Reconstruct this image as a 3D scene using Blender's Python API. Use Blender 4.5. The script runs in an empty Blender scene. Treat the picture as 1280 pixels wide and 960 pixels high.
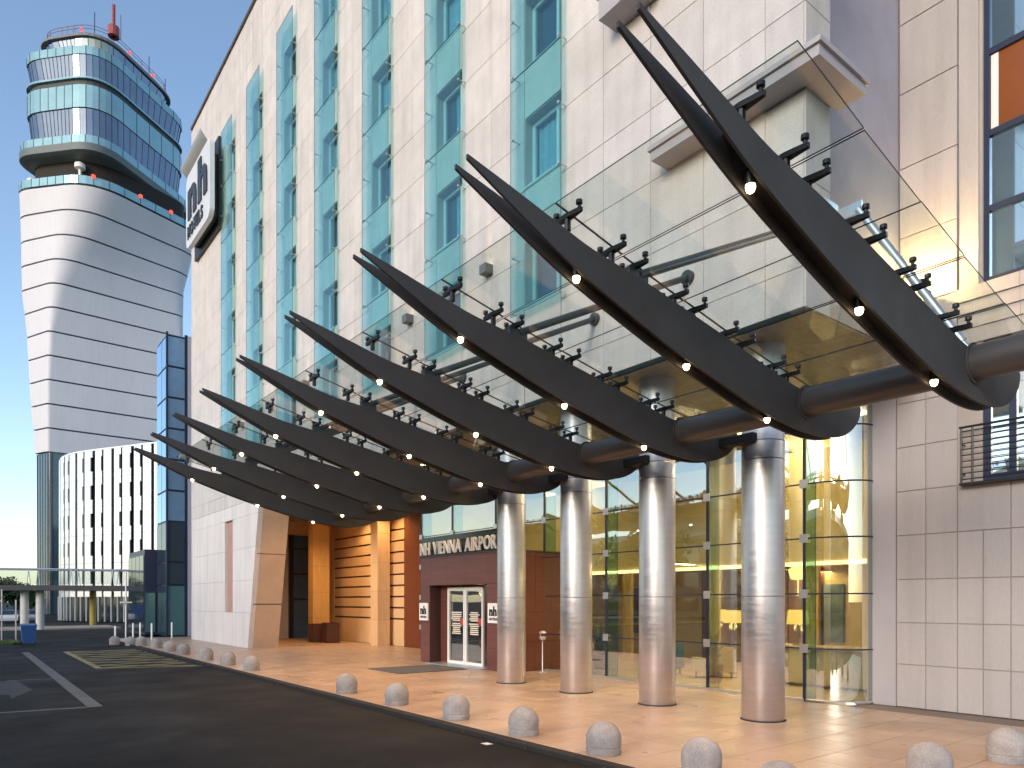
import bpy, bmesh, math, random
from mathutils import Vector, Matrix
random.seed(7)
R = math.radians
scene = bpy.context.scene
COL = scene.collection

# ------------------------------------------------------------------ camera
F_PX, VP_X, HZ_Y, EYE = 893.0, -50.0, 752.0, 2.3
TH = math.atan((640 - VP_X) / F_PX)
cam_d = bpy.data.cameras.new('camera')
cam = bpy.data.objects.new('camera', cam_d); COL.objects.link(cam)
cam.location = (0, 0, EYE)
cam.rotation_euler = (R(90), 0, -TH)
cam_d.sensor_width = 36.0
cam_d.lens = F_PX / 1280 * 36.0
cam_d.shift_y = (HZ_Y - 480) / 1280
cam_d.clip_end = 6000
cam_d.clip_start = 0.05
scene.camera = cam

# ------------------------------------------------------------------ world, sun, exposure
SUN_EL, SUN_AZ = 18.0, 252.0          # azimuth clockwise from +Y
w = bpy.data.worlds.new('World'); scene.world = w; w.use_nodes = True
nt = w.node_tree; nt.nodes.clear()
sky = nt.nodes.new('ShaderNodeTexSky'); sky.sky_type = 'NISHITA'; sky.sun_disc = False
sky.sun_elevation = R(SUN_EL); sky.sun_rotation = R(SUN_AZ)
sky.altitude = 180; sky.air_density = 1.0; sky.dust_density = 0.9; sky.ozone_density = 1.5
bg = nt.nodes.new('ShaderNodeBackground'); bg.inputs[1].default_value = 0.15
wo = nt.nodes.new('ShaderNodeOutputWorld')
nt.links.new(sky.outputs[0], bg.inputs[0]); nt.links.new(bg.outputs[0], wo.inputs[0])
sl = bpy.data.lights.new('sun', 'SUN'); sl.energy = 0.95; sl.angle = R(20); sl.color = (1.0, 0.88, 0.76)
sun = bpy.data.objects.new('sun', sl); COL.objects.link(sun)
sd = Vector((math.sin(R(SUN_AZ)) * math.cos(R(SUN_EL)), math.cos(R(SUN_AZ)) * math.cos(R(SUN_EL)), math.sin(R(SUN_EL))))
sun.rotation_euler = (-sd).to_track_quat('-Z', 'Y').to_euler()
sun.location = sd * 100
scene.view_settings.view_transform = 'Standard'
scene.view_settings.look = 'None'
scene.view_settings.exposure = 0.98
scene.view_settings.gamma = 1.0
scene.view_settings.use_curve_mapping = False
scene.render.engine = 'CYCLES'
try:
    scene.cycles.transparent_max_bounces = 32
    scene.cycles.max_bounces = 8
    scene.cycles.use_light_tree = True
    scene.cycles.sample_clamp_indirect = 6.0
except Exception:
    pass

# ------------------------------------------------------------------ materials
MATS = {}
def mat(name, col, rough=.6, metal=0., var=.12, scale=1.5, bump=0., bscale=60., objvar=0., spec=.5,
        stretch=(1, 1, 1), fine=.0, aniso=0., emit=None, estr=0., rv=0., streak=0.):
    if name in MATS: return MATS[name]
    m = bpy.data.materials.new(name); m.use_nodes = True; t = m.node_tree; n = t.nodes; L = t.links
    b = n['Principled BSDF']
    b.inputs['Roughness'].default_value = rough; b.inputs['Metallic'].default_value = metal
    b.inputs['Specular IOR Level'].default_value = spec
    if aniso: b.inputs['Anisotropic'].default_value = aniso
    g = n.new('ShaderNodeNewGeometry')
    mp = n.new('ShaderNodeVectorMath'); mp.operation = 'MULTIPLY'; mp.inputs[1].default_value = stretch
    L.new(g.outputs['Position'], mp.inputs[0])
    nz = n.new('ShaderNodeTexNoise'); nz.inputs['Scale'].default_value = scale; nz.inputs['Detail'].default_value = 6
    nz.inputs['Roughness'].default_value = .62
    L.new(mp.outputs[0], nz.inputs['Vector'])
    mr = n.new('ShaderNodeMapRange'); mr.inputs['From Min'].default_value = .28; mr.inputs['From Max'].default_value = .72
    mr.inputs['To Min'].default_value = 1 - var; mr.inputs['To Max'].default_value = 1 + var
    L.new(nz.outputs['Fac'], mr.inputs['Value'])
    val = mr.outputs[0]
    if fine:
        n2 = n.new('ShaderNodeTexNoise'); n2.inputs['Scale'].default_value = bscale; n2.inputs['Detail'].default_value = 3
        L.new(mp.outputs[0], n2.inputs['Vector'])
        m2 = n.new('ShaderNodeMapRange'); m2.inputs['From Min'].default_value = .3; m2.inputs['From Max'].default_value = .7
        m2.inputs['To Min'].default_value = 1 - fine; m2.inputs['To Max'].default_value = 1 + fine
        L.new(n2.outputs['Fac'], m2.inputs['Value'])
        mm = n.new('ShaderNodeMath'); mm.operation = 'MULTIPLY'; L.new(val, mm.inputs[0]); L.new(m2.outputs[0], mm.inputs[1]); val = mm.outputs[0]
    if objvar:
        oi = n.new('ShaderNodeObjectInfo'); m3 = n.new('ShaderNodeMapRange')
        m3.inputs['To Min'].default_value = 1 - objvar; m3.inputs['To Max'].default_value = 1 + objvar
        L.new(oi.outputs['Random'], m3.inputs['Value'])
        mm = n.new('ShaderNodeMath'); mm.operation = 'MULTIPLY'; L.new(val, mm.inputs[0]); L.new(m3.outputs[0], mm.inputs[1]); val = mm.outputs[0]
    if streak:
        sv = n.new('ShaderNodeVectorMath'); sv.operation = 'MULTIPLY'; sv.inputs[1].default_value = (3.2, 3.2, .22); L.new(g.outputs['Position'], sv.inputs[0])
        n6 = n.new('ShaderNodeTexNoise'); n6.inputs['Scale'].default_value = 1.0; n6.inputs['Detail'].default_value = 4; L.new(sv.outputs[0], n6.inputs['Vector'])
        m6 = n.new('ShaderNodeMapRange'); m6.inputs['From Min'].default_value = .45; m6.inputs['From Max'].default_value = .75
        m6.inputs['To Min'].default_value = 1; m6.inputs['To Max'].default_value = 1 - streak
        L.new(n6.outputs['Fac'], m6.inputs['Value'])
        mm = n.new('ShaderNodeMath'); mm.operation = 'MULTIPLY'; L.new(val, mm.inputs[0]); L.new(m6.outputs[0], mm.inputs[1]); val = mm.outputs[0]
    if rv:
        n5 = n.new('ShaderNodeTexNoise'); n5.inputs['Scale'].default_value = scale * 1.7; n5.inputs['Detail'].default_value = 5
        L.new(mp.outputs[0], n5.inputs['Vector'])
        m5 = n.new('ShaderNodeMapRange'); m5.inputs['From Min'].default_value = .3; m5.inputs['From Max'].default_value = .7
        m5.inputs['To Min'].default_value = rough - rv; m5.inputs['To Max'].default_value = rough + rv
        L.new(n5.outputs['Fac'], m5.inputs['Value']); L.new(m5.outputs[0], b.inputs['Roughness'])
    vm = n.new('ShaderNodeVectorMath'); vm.operation = 'SCALE'; vm.inputs[0].default_value = col
    L.new(val, vm.inputs['Scale'])
    L.new(vm.outputs[0], b.inputs['Base Color'])
    if bump:
        n3 = n.new('ShaderNodeTexNoise'); n3.inputs['Scale'].default_value = bscale; n3.inputs['Detail'].default_value = 4
        L.new(mp.outputs[0], n3.inputs['Vector'])
        bp = n.new('ShaderNodeBump'); bp.inputs['Strength'].default_value = bump; bp.inputs['Distance'].default_value = .01
        L.new(n3.outputs['Fac'], bp.inputs['Height']); L.new(bp.outputs[0], b.inputs['Normal'])
    if emit:
        b.inputs['Emission Color'].default_value = (*emit, 1); b.inputs['Emission Strength'].default_value = estr
    MATS[name] = m
    return m

def glass(name, tint, f0=.06, gloss=(1, 1, 1), rough=0.0, wav=0.):
    if name in MATS: return MATS[name]
    m = bpy.data.materials.new(name); m.use_nodes = True; t = m.node_tree; n = t.nodes; L = t.links
    n.clear()
    out = n.new('ShaderNodeOutputMaterial'); mix = n.new('ShaderNodeMixShader')
    tr = n.new('ShaderNodeBsdfTransparent'); tr.inputs[0].default_value = (*tint, 1)
    gl = n.new('ShaderNodeBsdfGlossy'); gl.inputs['Color'].default_value = (*gloss, 1); gl.inputs['Roughness'].default_value = rough
    lw = n.new('ShaderNodeLayerWeight'); lw.inputs[0].default_value = .5
    p = n.new('ShaderNodeMath'); p.operation = 'POWER'; p.inputs[1].default_value = 5; L.new(lw.outputs['Facing'], p.inputs[0])
    ma = n.new('ShaderNodeMath'); ma.operation = 'MULTIPLY_ADD'; ma.inputs[1].default_value = 1 - f0; ma.inputs[2].default_value = f0
    L.new(p.outputs[0], ma.inputs[0])
    L.new(ma.outputs[0], mix.inputs[0]); L.new(tr.outputs[0], mix.inputs[1]); L.new(gl.outputs[0], mix.inputs[2])
    L.new(mix.outputs[0], out.inputs[0])
    if wav:
        nz = n.new('ShaderNodeTexNoise'); nz.inputs['Scale'].default_value = .9; nz.inputs['Detail'].default_value = 1
        g = n.new('ShaderNodeNewGeometry'); L.new(g.outputs['Position'], nz.inputs['Vector'])
        bp = n.new('ShaderNodeBump'); bp.inputs['Strength'].default_value = wav; bp.inputs['Distance'].default_value = .02
        L.new(nz.outputs['Fac'], bp.inputs['Height']); L.new(bp.outputs[0], gl.inputs['Normal'])
    MATS[name] = m
    return m

def emis(name, col, s):
    if name in MATS: return MATS[name]
    m = bpy.data.materials.new(name); m.use_nodes = True; t = m.node_tree; t.nodes.clear()
    o = t.nodes.new('ShaderNodeOutputMaterial'); e = t.nodes.new('ShaderNodeEmission')
    e.inputs[0].default_value = (*col, 1); e.inputs[1].default_value = s
    t.links.new(e.outputs[0], o.inputs[0]); MATS[name] = m
    return m

ASPHALT = mat('asphalt', (.0115, .011, .011), .8, rv=.15, spec=.2, var=.6, scale=.28, bump=1.0, bscale=55, fine=.55)
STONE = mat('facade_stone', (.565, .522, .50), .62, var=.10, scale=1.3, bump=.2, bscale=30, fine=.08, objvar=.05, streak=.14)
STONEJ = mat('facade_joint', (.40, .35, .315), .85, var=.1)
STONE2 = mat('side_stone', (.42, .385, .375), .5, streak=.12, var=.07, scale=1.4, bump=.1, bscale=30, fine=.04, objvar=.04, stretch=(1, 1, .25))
STONEP = mat('smooth_pier_stone', (.40, .37, .385), .55, var=.05, scale=1.2, bump=.1, bscale=30)
RENDER = mat('shaded_render', (.36, .35, .42), .8, var=.08, scale=1.3, bump=.4, bscale=80, fine=.08)  # bluish shade of the return face put into the base colour
PALER = mat('pale_wall', (.66, .615, .59), .6, streak=.12, var=.06, scale=.9, bump=.12, bscale=30, fine=.03, objvar=.02, stretch=(1, 1, .4))
WARMLIT = mat('warm_lit_stone', (.55, .39, .27), .6, var=.09, scale=1.2, bump=.15, bscale=30, fine=.05)  # orange lamplight on pier side and lintel put into the stone colour
PAVE = mat('paving_stone', (.42, .29, .20), .36, rv=.10, var=.18, scale=.9, bump=.15, bscale=40, fine=.10, objvar=.09)
PAVEJ = mat('paving_joint', (.20, .15, .12), .8, var=.1)
KERB = mat('kerb_stone', (.03, .028, .027), .85, spec=.2, var=.15, scale=3, bump=.3, bscale=80, fine=.1)
CONC = mat('bollard_concrete', (.32, .297, .283), .85, var=.24, scale=4, bump=.9, bscale=70, fine=.22, objvar=.12)
FIN = mat('fin_paint', (.056, .053, .053), .7, rv=.08, var=.14, scale=1.2, bump=.05, bscale=200, spec=.4)
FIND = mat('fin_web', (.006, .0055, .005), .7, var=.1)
BEAM = mat('beam_paint', (.085, .078, .078), .34, metal=.25, var=.06)
STEEL = mat('brushed_steel', (.60, .57, .575), .37, rv=.06, metal=.95, var=.06, scale=1.2, bump=.015, bscale=50, stretch=(1, 1, 9), aniso=.4, fine=.04)
CLAMP = mat('black_clamp', (.012, .012, .013), .4, metal=.3, var=.1)
TUBEG = mat('grey_tube', (.06, .07, .07), .4, metal=.3, var=.08)
TUBES = mat('silver_tube', (.55, .57, .58), .3, metal=.8, var=.05)
CGLASS = glass('canopy_glass', (.885, .93, .92), f0=.055)
CEDGE = mat('canopy_glass_edge', (.018, .028, .027), .6, var=.1, spec=.15)
SGLASS = glass('screen_glass', (.74, .915, .915), f0=.08, gloss=(.8, 1, 1))
SEDGE = mat('screen_glass_edge', (.045, .13, .125), .2, var=.1)
LGLASS = glass('lobby_glass', (.87, .93, .87), f0=.30, wav=.09)
LEDGE = mat('lobby_glass_edge', (.03, .09, .07), .2, var=.1)
FGLASS = glass('fin_glass', (.55, .78, .70), f0=.08)
WPANE = mat('window_pane', (.07, .16, .22), .05, var=.05, spec=1.0, metal=.35)
WFRAME = mat('window_frame', (.58, .63, .65), .4, var=.05)
CURTAIN = mat('curtain', (.70, .74, .75), .8, var=.25, scale=6, stretch=(1, 2.5, .05))
BLUEFR = mat('navy_frame', (.014, .022, .055), .4, var=.1)
BPANE = mat('blue_pane', (.42, .66, .90), .04, var=.04, metal=.85, objvar=.06)
DPANE = mat('dark_pane', (.025, .04, .055), .05, var=.05, spec=1.0)
WOOD = mat('porch_wood', (.125, .043, .034), .38, var=.22, scale=2.2, bump=.08, bscale=60, stretch=(1, .25, 8), fine=.08, objvar=.08)
WOODR = mat('red_wood', (.135, .034, .013), .42, var=.2, scale=2.4, bump=.08, bscale=60, stretch=(1, 1, 5), fine=.08)
BOARD = mat('pale_boards', (.62, .41, .22), .5, var=.10, scale=2.0, bump=.06, bscale=50, stretch=(4, 4, .6), fine=.05, objvar=.05)
SLOT = mat('board_slot', (.07, .018, .010), .7, var=.1)
GOLDST = mat('amber_pillar', (.60, .37, .14), .5, var=.10, scale=2.0, bump=.06, bscale=40, stretch=(4, 4, .6))
SOFFIT = mat('soffit_panel', (.36, .29, .19), .35, metal=.2, var=.28, scale=7, bump=.4, bscale=24, fine=.16)
WHITE = mat('white_paint', (.78, .77, .75), .4, var=.03)
BLACK = mat('black_paint', (.012, .012, .013), .4, var=.1)
ALU = mat('aluminium', (.62, .62, .62), .35, metal=.8, var=.04)
REDP = mat('red_paint', (.55, .03, .02), .4, var=.05)
LAMPW = emis('lamp_bulb', (1.0, .74, .42), 9)
LAMPY = emis('lamp_shade_glow', (1.0, .60, .12), 1.1)
STRIP = emis('light_strip_glow', (1.0, .72, .32), 2.2)
CEILP = emis('ceiling_panel_glow', (1.0, .80, .50), 2.0)
REDL = emis('red_beacon', (1.0, .10, .07), .9)

# ------------------------------------------------------------------ mesh helpers
class MB:
    def __init__(s): s.v = []; s.f = []; s.mi = []
    def add(s, vs, fs, mi=0):
        o = len(s.v); s.v += [tuple(p) for p in vs]
        for f in fs: s.f.append(tuple(i + o for i in f)); s.mi.append(mi)
        return s
    def box(s, x0, x1, y0, y1, z0, z1, mi=0):
        x0, x1 = min(x0, x1), max(x0, x1); y0, y1 = min(y0, y1), max(y0, y1); z0, z1 = min(z0, z1), max(z0, z1)
        return s.add([(x0, y0, z0), (x1, y0, z0), (x1, y1, z0), (x0, y1, z0), (x0, y0, z1), (x1, y0, z1), (x1, y1, z1), (x0, y1, z1)],
                     [(3, 2, 1, 0), (4, 5, 6, 7), (0, 1, 5, 4), (1, 2, 6, 5), (2, 3, 7, 6), (3, 0, 4, 7)], mi)
    def prism(s, pts, a0, a1, axis='Y', mi=0, mside=None):
        n = len(pts)
        def P(p, a): return {'Y': (p[0], a, p[1]), 'X': (a, p[0], p[1]), 'Z': (p[0], p[1], a)}[axis]
        vs = [P(p, a0) for p in pts] + [P(p, a1) for p in pts]
        area = sum(pts[i][0] * pts[(i + 1) % n][1] - pts[(i + 1) % n][0] * pts[i][1] for i in range(n))
        flip = (area > 0) == (axis == 'Y')
        c0 = tuple(range(n)); c1 = tuple(range(n, 2 * n))
        up = a1 > a0
        if axis == 'Y': inv = (area > 0) != up
        else: inv = (area > 0) == up
        # caps: inv -> reverse c0
        s.add(vs, [tuple(reversed(c0)) if inv else c0, c1 if inv else tuple(reversed(c1))], mi)
        o = len(s.v) - 2 * n
        for i in range(n):
            j = (i + 1) % n
            f = (o + i, o + j, o + n + j, o + n + i)
            s.f.append(f if inv else tuple(reversed(f))); s.mi.append(mi if mside is None else mside)
        return s
    def tube(s, p0, p1, r, n=12, r1=None, cap=True, mi=0):
        p0 = Vector(p0); p1 = Vector(p1); r1 = r if r1 is None else r1
        d = (p1 - p0).normalized(); a = d.orthogonal().normalized(); b = d.cross(a)
        vs = []
        for p, q in ((p0, r), (p1, r1)):
            for k in range(n):
                t = 2 * math.pi * k / n; vs.append(p + (a * math.cos(t) + b * math.sin(t)) * q)
        fs = [(k, (k + 1) % n, n + (k + 1) % n, n + k) for k in range(n)]
        if cap: fs += [tuple(reversed(range(n))), tuple(range(n, 2 * n))]
        return s.add(vs, fs, mi)
    def path(s, pts, r, n=8, mi=0):
        for a, b in zip(pts[:-1], pts[1:]): s.tube(a, b, r, n, mi=mi)
        return s
    def lathe(s, prof, c=(0, 0, 0), n=24, mi=0):
        vs = []; fs = []
        for (r, z) in prof:
            for k in range(n):
                t = 2 * math.pi * k / n; vs.append((c[0] + r * math.cos(t), c[1] + r * math.sin(t), c[2] + z))
        for i in range(len(prof) - 1):
            for k in range(n):
                k2 = (k + 1) % n
                fs.append((i * n + k, i * n + k2, (i + 1) * n + k2, (i + 1) * n + k))
        fs.append(tuple(reversed(range(n)))); fs.append(tuple(range((len(prof) - 1) * n, len(prof) * n)))
        return s.add(vs, fs, mi)
    def mesh(s, name, mats, smooth=None):
        me = bpy.data.meshes.new(name); me.from_pydata(s.v, [], s.f)
        for m in (mats if isinstance(mats, (list, tuple)) else [mats]): me.materials.append(m)
        me.polygons.foreach_set('material_index', s.mi)
        if smooth:
            me.shade_smooth(); me.set_sharp_from_angle(angle=R(smooth))
        me.update()
        return me

WM = {}
def link(name, data, parent=None, loc=(0, 0, 0), rotz=0., mx=None, label=None, cat=None, group=None, kind=None):
    o = bpy.data.objects.new(name, data); COL.objects.link(o)
    W = mx if mx is not None else Matrix.Translation(loc) @ Matrix.Rotation(rotz, 4, 'Z')
    o.matrix_basis = W; WM[o.name] = W
    if parent is not None:
        o.parent = parent; o.matrix_parent_inverse = WM[parent.name].inverted()
    if label: o['label'] = label
    if cat: o['category'] = cat
    if group: o['group'] = group
    if kind: o['kind'] = kind
    return o
def O(name, mb, mats, parent=None, smooth=None, **k):
    return link(name, mb.mesh(name, mats, smooth), parent, **k)
def root(name, loc, label, cat, group=None, rotz=0.):
    return link(name, None, None, loc=loc, rotz=rotz, label=label, cat=cat, group=group)

PC = {}
def piece(name, w_, h, t, m, parent, loc, rotz=0., ch=.006):
    """a stone or board panel: width along local Y, height along Z, front face towards local -X at x=0"""
    key = (round(w_, 3), round(h, 3), round(t, 3), m.name, ch)
    if key not in PC:
        a, b = w_ / 2, h / 2
        vs = [(t, -a, -b), (t, a, -b), (t, a, b), (t, -a, b), (ch, -a, -b), (ch, a, -b), (ch, a, b), (ch, -a, b),
              (0, -a + ch, -b + ch), (0, a - ch, -b + ch), (0, a - ch, b - ch), (0, -a + ch, b - ch)]
        fs = [(0, 1, 2, 3)]
        for k in range(4):
            j = (k + 1) % 4
            fs.append((k, 4 + k, 4 + j, j)); fs.append((4 + k, 8 + k, 8 + j, 4 + j))
        fs.append((11, 10, 9, 8))
        mb = MB(); mb.add(vs, fs); PC[key] = mb.mesh(name, m)
    return link(name, PC[key], parent, loc=loc, rotz=rotz)

def lamp(kind, loc, energy, col=(1, .72, .42), parent=None, target=None, size=1.2, blend=.6, radius=.06, sx=1, sy=1):
    l = bpy.data.lights.new('lamp_light', kind); l.energy = energy; l.color = col
    if kind == 'SPOT': l.spot_size = size; l.spot_blend = blend; l.shadow_soft_size = radius
    elif kind == 'AREA': l.shape = 'RECTANGLE'; l.size = sx; l.size_y = sy
    else: l.shadow_soft_size = radius
    q = Matrix.Identity(4)
    if target is not None: q = (Vector(target) - Vector(loc)).to_track_quat('-Z', 'Y').to_matrix().to_4x4()
    return link('lamp_light', l, parent, mx=Matrix.Translation(loc) @ q)

def text_meshes(s, size, depth, spacing=1.0, bold=0.0):
    """list of (mesh builder in the XY plane, x offset, advance) per glyph, from the built-in font"""
    out = []; x = 0.
    for chx in s:
        if chx == ' ': x += size * .38; continue
        c = bpy.data.curves.new('glyph', 'FONT'); c.body = chx; c.size = size; c.extrude = depth / 2; c.offset = bold; c.resolution_u = 3
        ob = bpy.data.objects.new('glyph', c); COL.objects.link(ob)
        bpy.context.view_layer.update()
        me = bpy.data.meshes.new_from_object(ob.evaluated_get(bpy.context.evaluated_depsgraph_get()))
        bpy.data.objects.remove(ob); bpy.data.curves.remove(c)
        xs = [v.co.x for v in me.vertices]
        x0, x1 = min(xs), max(xs)
        mb = MB(); mb.add([(v.co.x - x0, v.co.y, v.co.z) for v in me.vertices], [tuple(p.vertices) for p in me.polygons])
        bpy.data.meshes.remove(me)
        out.append((mb, x)); x += (x1 - x0) + size * .10 * spacing
    return out, x
def letters(s, size, depth, origin, m, parent, spacing=1.0, bold=0.0, name='letter', joined=False, xs=1.0):
    """writing on a plane facing -X, read along -Y"""
    gl, wid = text_meshes(s, size, depth, spacing, bold)
    B = Matrix(((0, 0, -1, 0), (-1, 0, 0, 0), (0, 1, 0, 0), (0, 0, 0, 1)))
    if joined:
        allm = MB()
        for mb, x in gl: allm.add([(p[0] + x, p[1], p[2]) for p in mb.v], mb.f)
        return O(name, allm, m, parent, mx=Matrix.Translation(origin) @ B)
    for mb, x in gl:
        O(name, mb, m, parent, mx=Matrix.Translation((origin[0], origin[1] - x * xs, origin[2])) @ B @ Matrix.Diagonal((xs, 1, 1, 1)))
    return wid

# ================================================================== THE SETTING
g = MB(); g.box(-1500, 1500, -1500, 3000, -1.2, -.09)
O('ground', g, ASPHALT, kind='structure')

# forecourt paving
KX = 7.42
base = MB(); base.box(KX, 26.0, -14, 50.2, -.5, -.012)
pav = O('forecourt_paving', base, PAVEJ, kind='structure')
S_ = .8
slabs = []
nx = int((15.45 - KX) / S_)
for j in range(-9, 63):
    for i in range(0, 14):
        x = KX + S_ * (i + .5); y = S_ * (j + .5)
        if x > 15.5 and not (y > 23.5): continue
        if x > 17.9: continue
        slabs.append((x, y))
slabs.sort(key=lambda p: (p[0] - 0) ** 2 * .6 + p[1] ** 2 if p[1] > 1 else 1e6 + p[1] ** 2)
sm = MB(); a = S_ / 2 - .006
def slab_geo(mb, x, y, dz=0):
    c = .004
    mb.add([(x - a, y - a, -.02), (x + a, y - a, -.02), (x + a, y + a, -.02), (x - a, y + a, -.02),
            (x - a, y - a, -c + dz), (x + a, y - a, -c + dz), (x + a, y + a, -c + dz), (x - a, y + a, -c + dz),
            (x - a + c, y - a + c, dz), (x + a - c, y - a + c, dz), (x + a - c, y + a - c, dz), (x - a + c, y + a - c, dz)],
           [(0, 1, 5, 4), (1, 2, 6, 5), (2, 3, 7, 6), (3, 0, 4, 7), (4, 5, 9, 8), (5, 6, 10, 9), (6, 7, 11, 10), (7, 4, 8, 11), (8, 9, 10, 11)])
slab_geo(sm, 0, 0); slab_me = sm.mesh('paving_slab', PAVE)
far = MB()
for k, (x, y) in enumerate(slabs):
    if k < 300:
        link('paving_slab', slab_me, pav, loc=(x, y, random.uniform(-.0015, .001)))
    else:
        slab_geo(far, x, y, random.uniform(-.0015, .001))
O('paving_slabs_beyond', far, PAVE, pav, kind='stuff')

kr = MB(); kr.box(KX - .2, KX - .004, -14, 50.2, -.5, -.03)
kerb = O('kerb', kr, PAVEJ, kind='structure')
for j in range(-6, 28):
    y = 1.8 * (j + .5)
    kb = MB(); c = .012
    L_ = .895
    kb.add([(KX - .203, y - L_, -.2), (KX - .008, y - L_, -.2), (KX - .008, y + L_, -.2), (KX - .203, y + L_, -.2),
            (KX - .203, y - L_, -c - .004), (KX - .008, y - L_, -.004), (KX - .008, y + L_, -.004), (KX - .203, y + L_, -c - .004),
            (KX - .203 + c, y - L_, -.003), (KX - .203 + c, y + L_, -.003)],
           [(0, 1, 5, 8, 4), (1, 2, 6, 5), (2, 3, 7, 9, 6), (3, 0, 4, 7), (4, 8, 9, 7), (8, 5, 6, 9)])
    O('kerb_stone', kb, KERB, kerb)

# painted road markings (sheets 4 mm above the asphalt)
RZ = -.0855
WP = mat('road_paint', (.10, .10, .10), .75, var=.5, scale=2.5, bump=.3, bscale=60, fine=.35)
YP = mat('yellow_paint', (.24, .195, .07), .7, var=.5, scale=2.5, bump=.3, bscale=60, fine=.3)
def sheet(name, polys, m, parent=None, z=RZ, **k):
    mb = MB()
    for p in polys: mb.add([(x, y, z) for x, y in p], [tuple(range(len(p)))])
    return O(name, mb, m, parent, **k)
mk = sheet('road_markings', [[(2.28, 40.6), (2.28, 18.6), (2.58, 18.6), (2.58, 40.6)]], WP, kind='structure')
sheet('bay_line', [[(2.26, 18.75), (-9, 20.1), (-9, 19.92), (2.26, 18.57)]], WP, mk)
sheet('bay_line', [[(2.26, 26.3), (-9, 27.3), (-9, 27.15), (2.26, 26.15)]], WP, mk)
WPF = mat('worn_paint', (.028, .028, .028), .8, var=.5, scale=2.5, fine=.4)
sheet('arrow_mark', [[(.2, 26.6), (.2, 22.4), (1.0, 22.4), (1.0, 21.4), (1.55, 23.2), (1.35, 26.0), (.9, 26.6)],
                     [(.1, 30.8), (.1, 28.8), (.9, 28.9), (.95, 30.6)]], WPF, mk)
hat = []
A_, B_, C_, D_ = (3.97, 39.9), (3.93, 29.2), (7.1, 28.0), (7.05, 38.6)
for p, q in ((A_, B_), (B_, C_), (D_, A_)):
    d = (Vector(q) - Vector(p)).normalized(); n_ = Vector((-d.y, d.x)) * .11
    p, q = Vector(p), Vector(q)
    hat.append([tuple(p + n_), tuple(p - n_), tuple(q - n_), tuple(q + n_)])
sheet('hatch_border', hat, YP, mk, z=RZ + .004)
for k in range(9):
    y0 = 28.6 + k * 1.25
    sheet('hatch_stripe', [[(4.05, y0 + .9), (4.05, y0 + .62), (6.98, y0 - .25 + 1.3), (6.98, y0 + .03 + 1.3)]], YP, mk)
for k in range(6):
    y0 = 29.2 + k * 1.75
    sheet('hatch_stripe', [[(4.05, y0 + 1.5), (4.05, y0 + 1.25), (6.98, y0 - 1.0), (6.98, y0 - .75)]], YP, mk, z=RZ + .002)
for xx, yy in ((7.0, 9.75),):
    sheet('reflector_plate', [[(xx - .07, yy - .09), (xx + .07, yy - .09), (xx + .07, yy + .09), (xx - .07, yy + .09)]], WHITE, mk)

# traffic island, far pavement, lawn
tp = MB(); tp.box(-60, 11.4, 72.0, 79.0, -.6, .02)
O('far_pavement', tp, mat('far_paving', (.46, .33, .26), .8, var=.1), kind='structure')
gi = MB(); gi.prism([(-40, 46.3), (2.3, 48.0), (2.85, 48.6), (2.75, 50.2), (2.2, 51.5), (-40, 55)], -.6, .02, 'Z')
GRS = mat('lawn_soil', (.05, .075, .02), .95, var=.3, scale=5)
isl = O('lawn', gi, GRS, kind='structure')
gb = MB()
for k in range(5200):
    x = random.uniform(-9, 2.6); y = random.uniform(48.3, 50.6) - (2.6 - x) * .02
    hgt = random.uniform(.05, .13); t = random.uniform(0, 6.28); ww = .02
    gb.add([(x - ww * math.cos(t), y - ww * math.sin(t), .02), (x + ww * math.cos(t), y + ww * math.sin(t), .02), (x + random.uniform(-.04, .04), y + random.uniform(-.04, .04), .02 + hgt)], [(0, 1, 2)])
O('grass', gb, mat('grass_blade', (.07, .13, .03), .7, var=.3, scale=4), label='short green grass on the lawn beside the blue bin', cat='grass', kind='stuff')

# ================================================================== HOTEL
hotel = root('hotel_building', (18, 25, 0), 'pale stone hotel with teal glass window strips above a lit entrance', 'building')
FX, SOF, TOP = 11.2, 7.25, 31.0
Y0, Y1 = 6.49, 46.3
WC = [13.3 + 4.2 * k for k in range(7)]
ZJ = [9.42 + 2.96 * k for k in range(7)]          # panel joints of the glass screens
HW = .68
# backing wall, with real window openings
bw = MB()
XB = FX + .036
ys = [Y0]
for c in WC: ys += [c - HW, c + HW]
ys.append(Y1)
for k in range(0, len(ys), 2): bw.box(XB, XB + .5, ys[k], ys[k + 1], SOF + .002, TOP - .05)
for c in WC:
    z = SOF + .002
    for k in range(6):
        bw.box(XB, XB + .5, c - HW, c + HW, z, ZJ[k] + .28); z = ZJ[k] + 1.98
    bw.box(XB, XB + .5, c - HW, c + HW, z, TOP - .05)
bw.box(XB + .5, 28, Y0 + .02, Y1 - .02, TOP - .35, TOP - .1)
bw.box(XB + 1.4, 28, Y0 + .75, Y1 - .02, SOF + .3, TOP - .35)
wall = O('facade_wall', bw, STONEJ, hotel)
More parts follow.
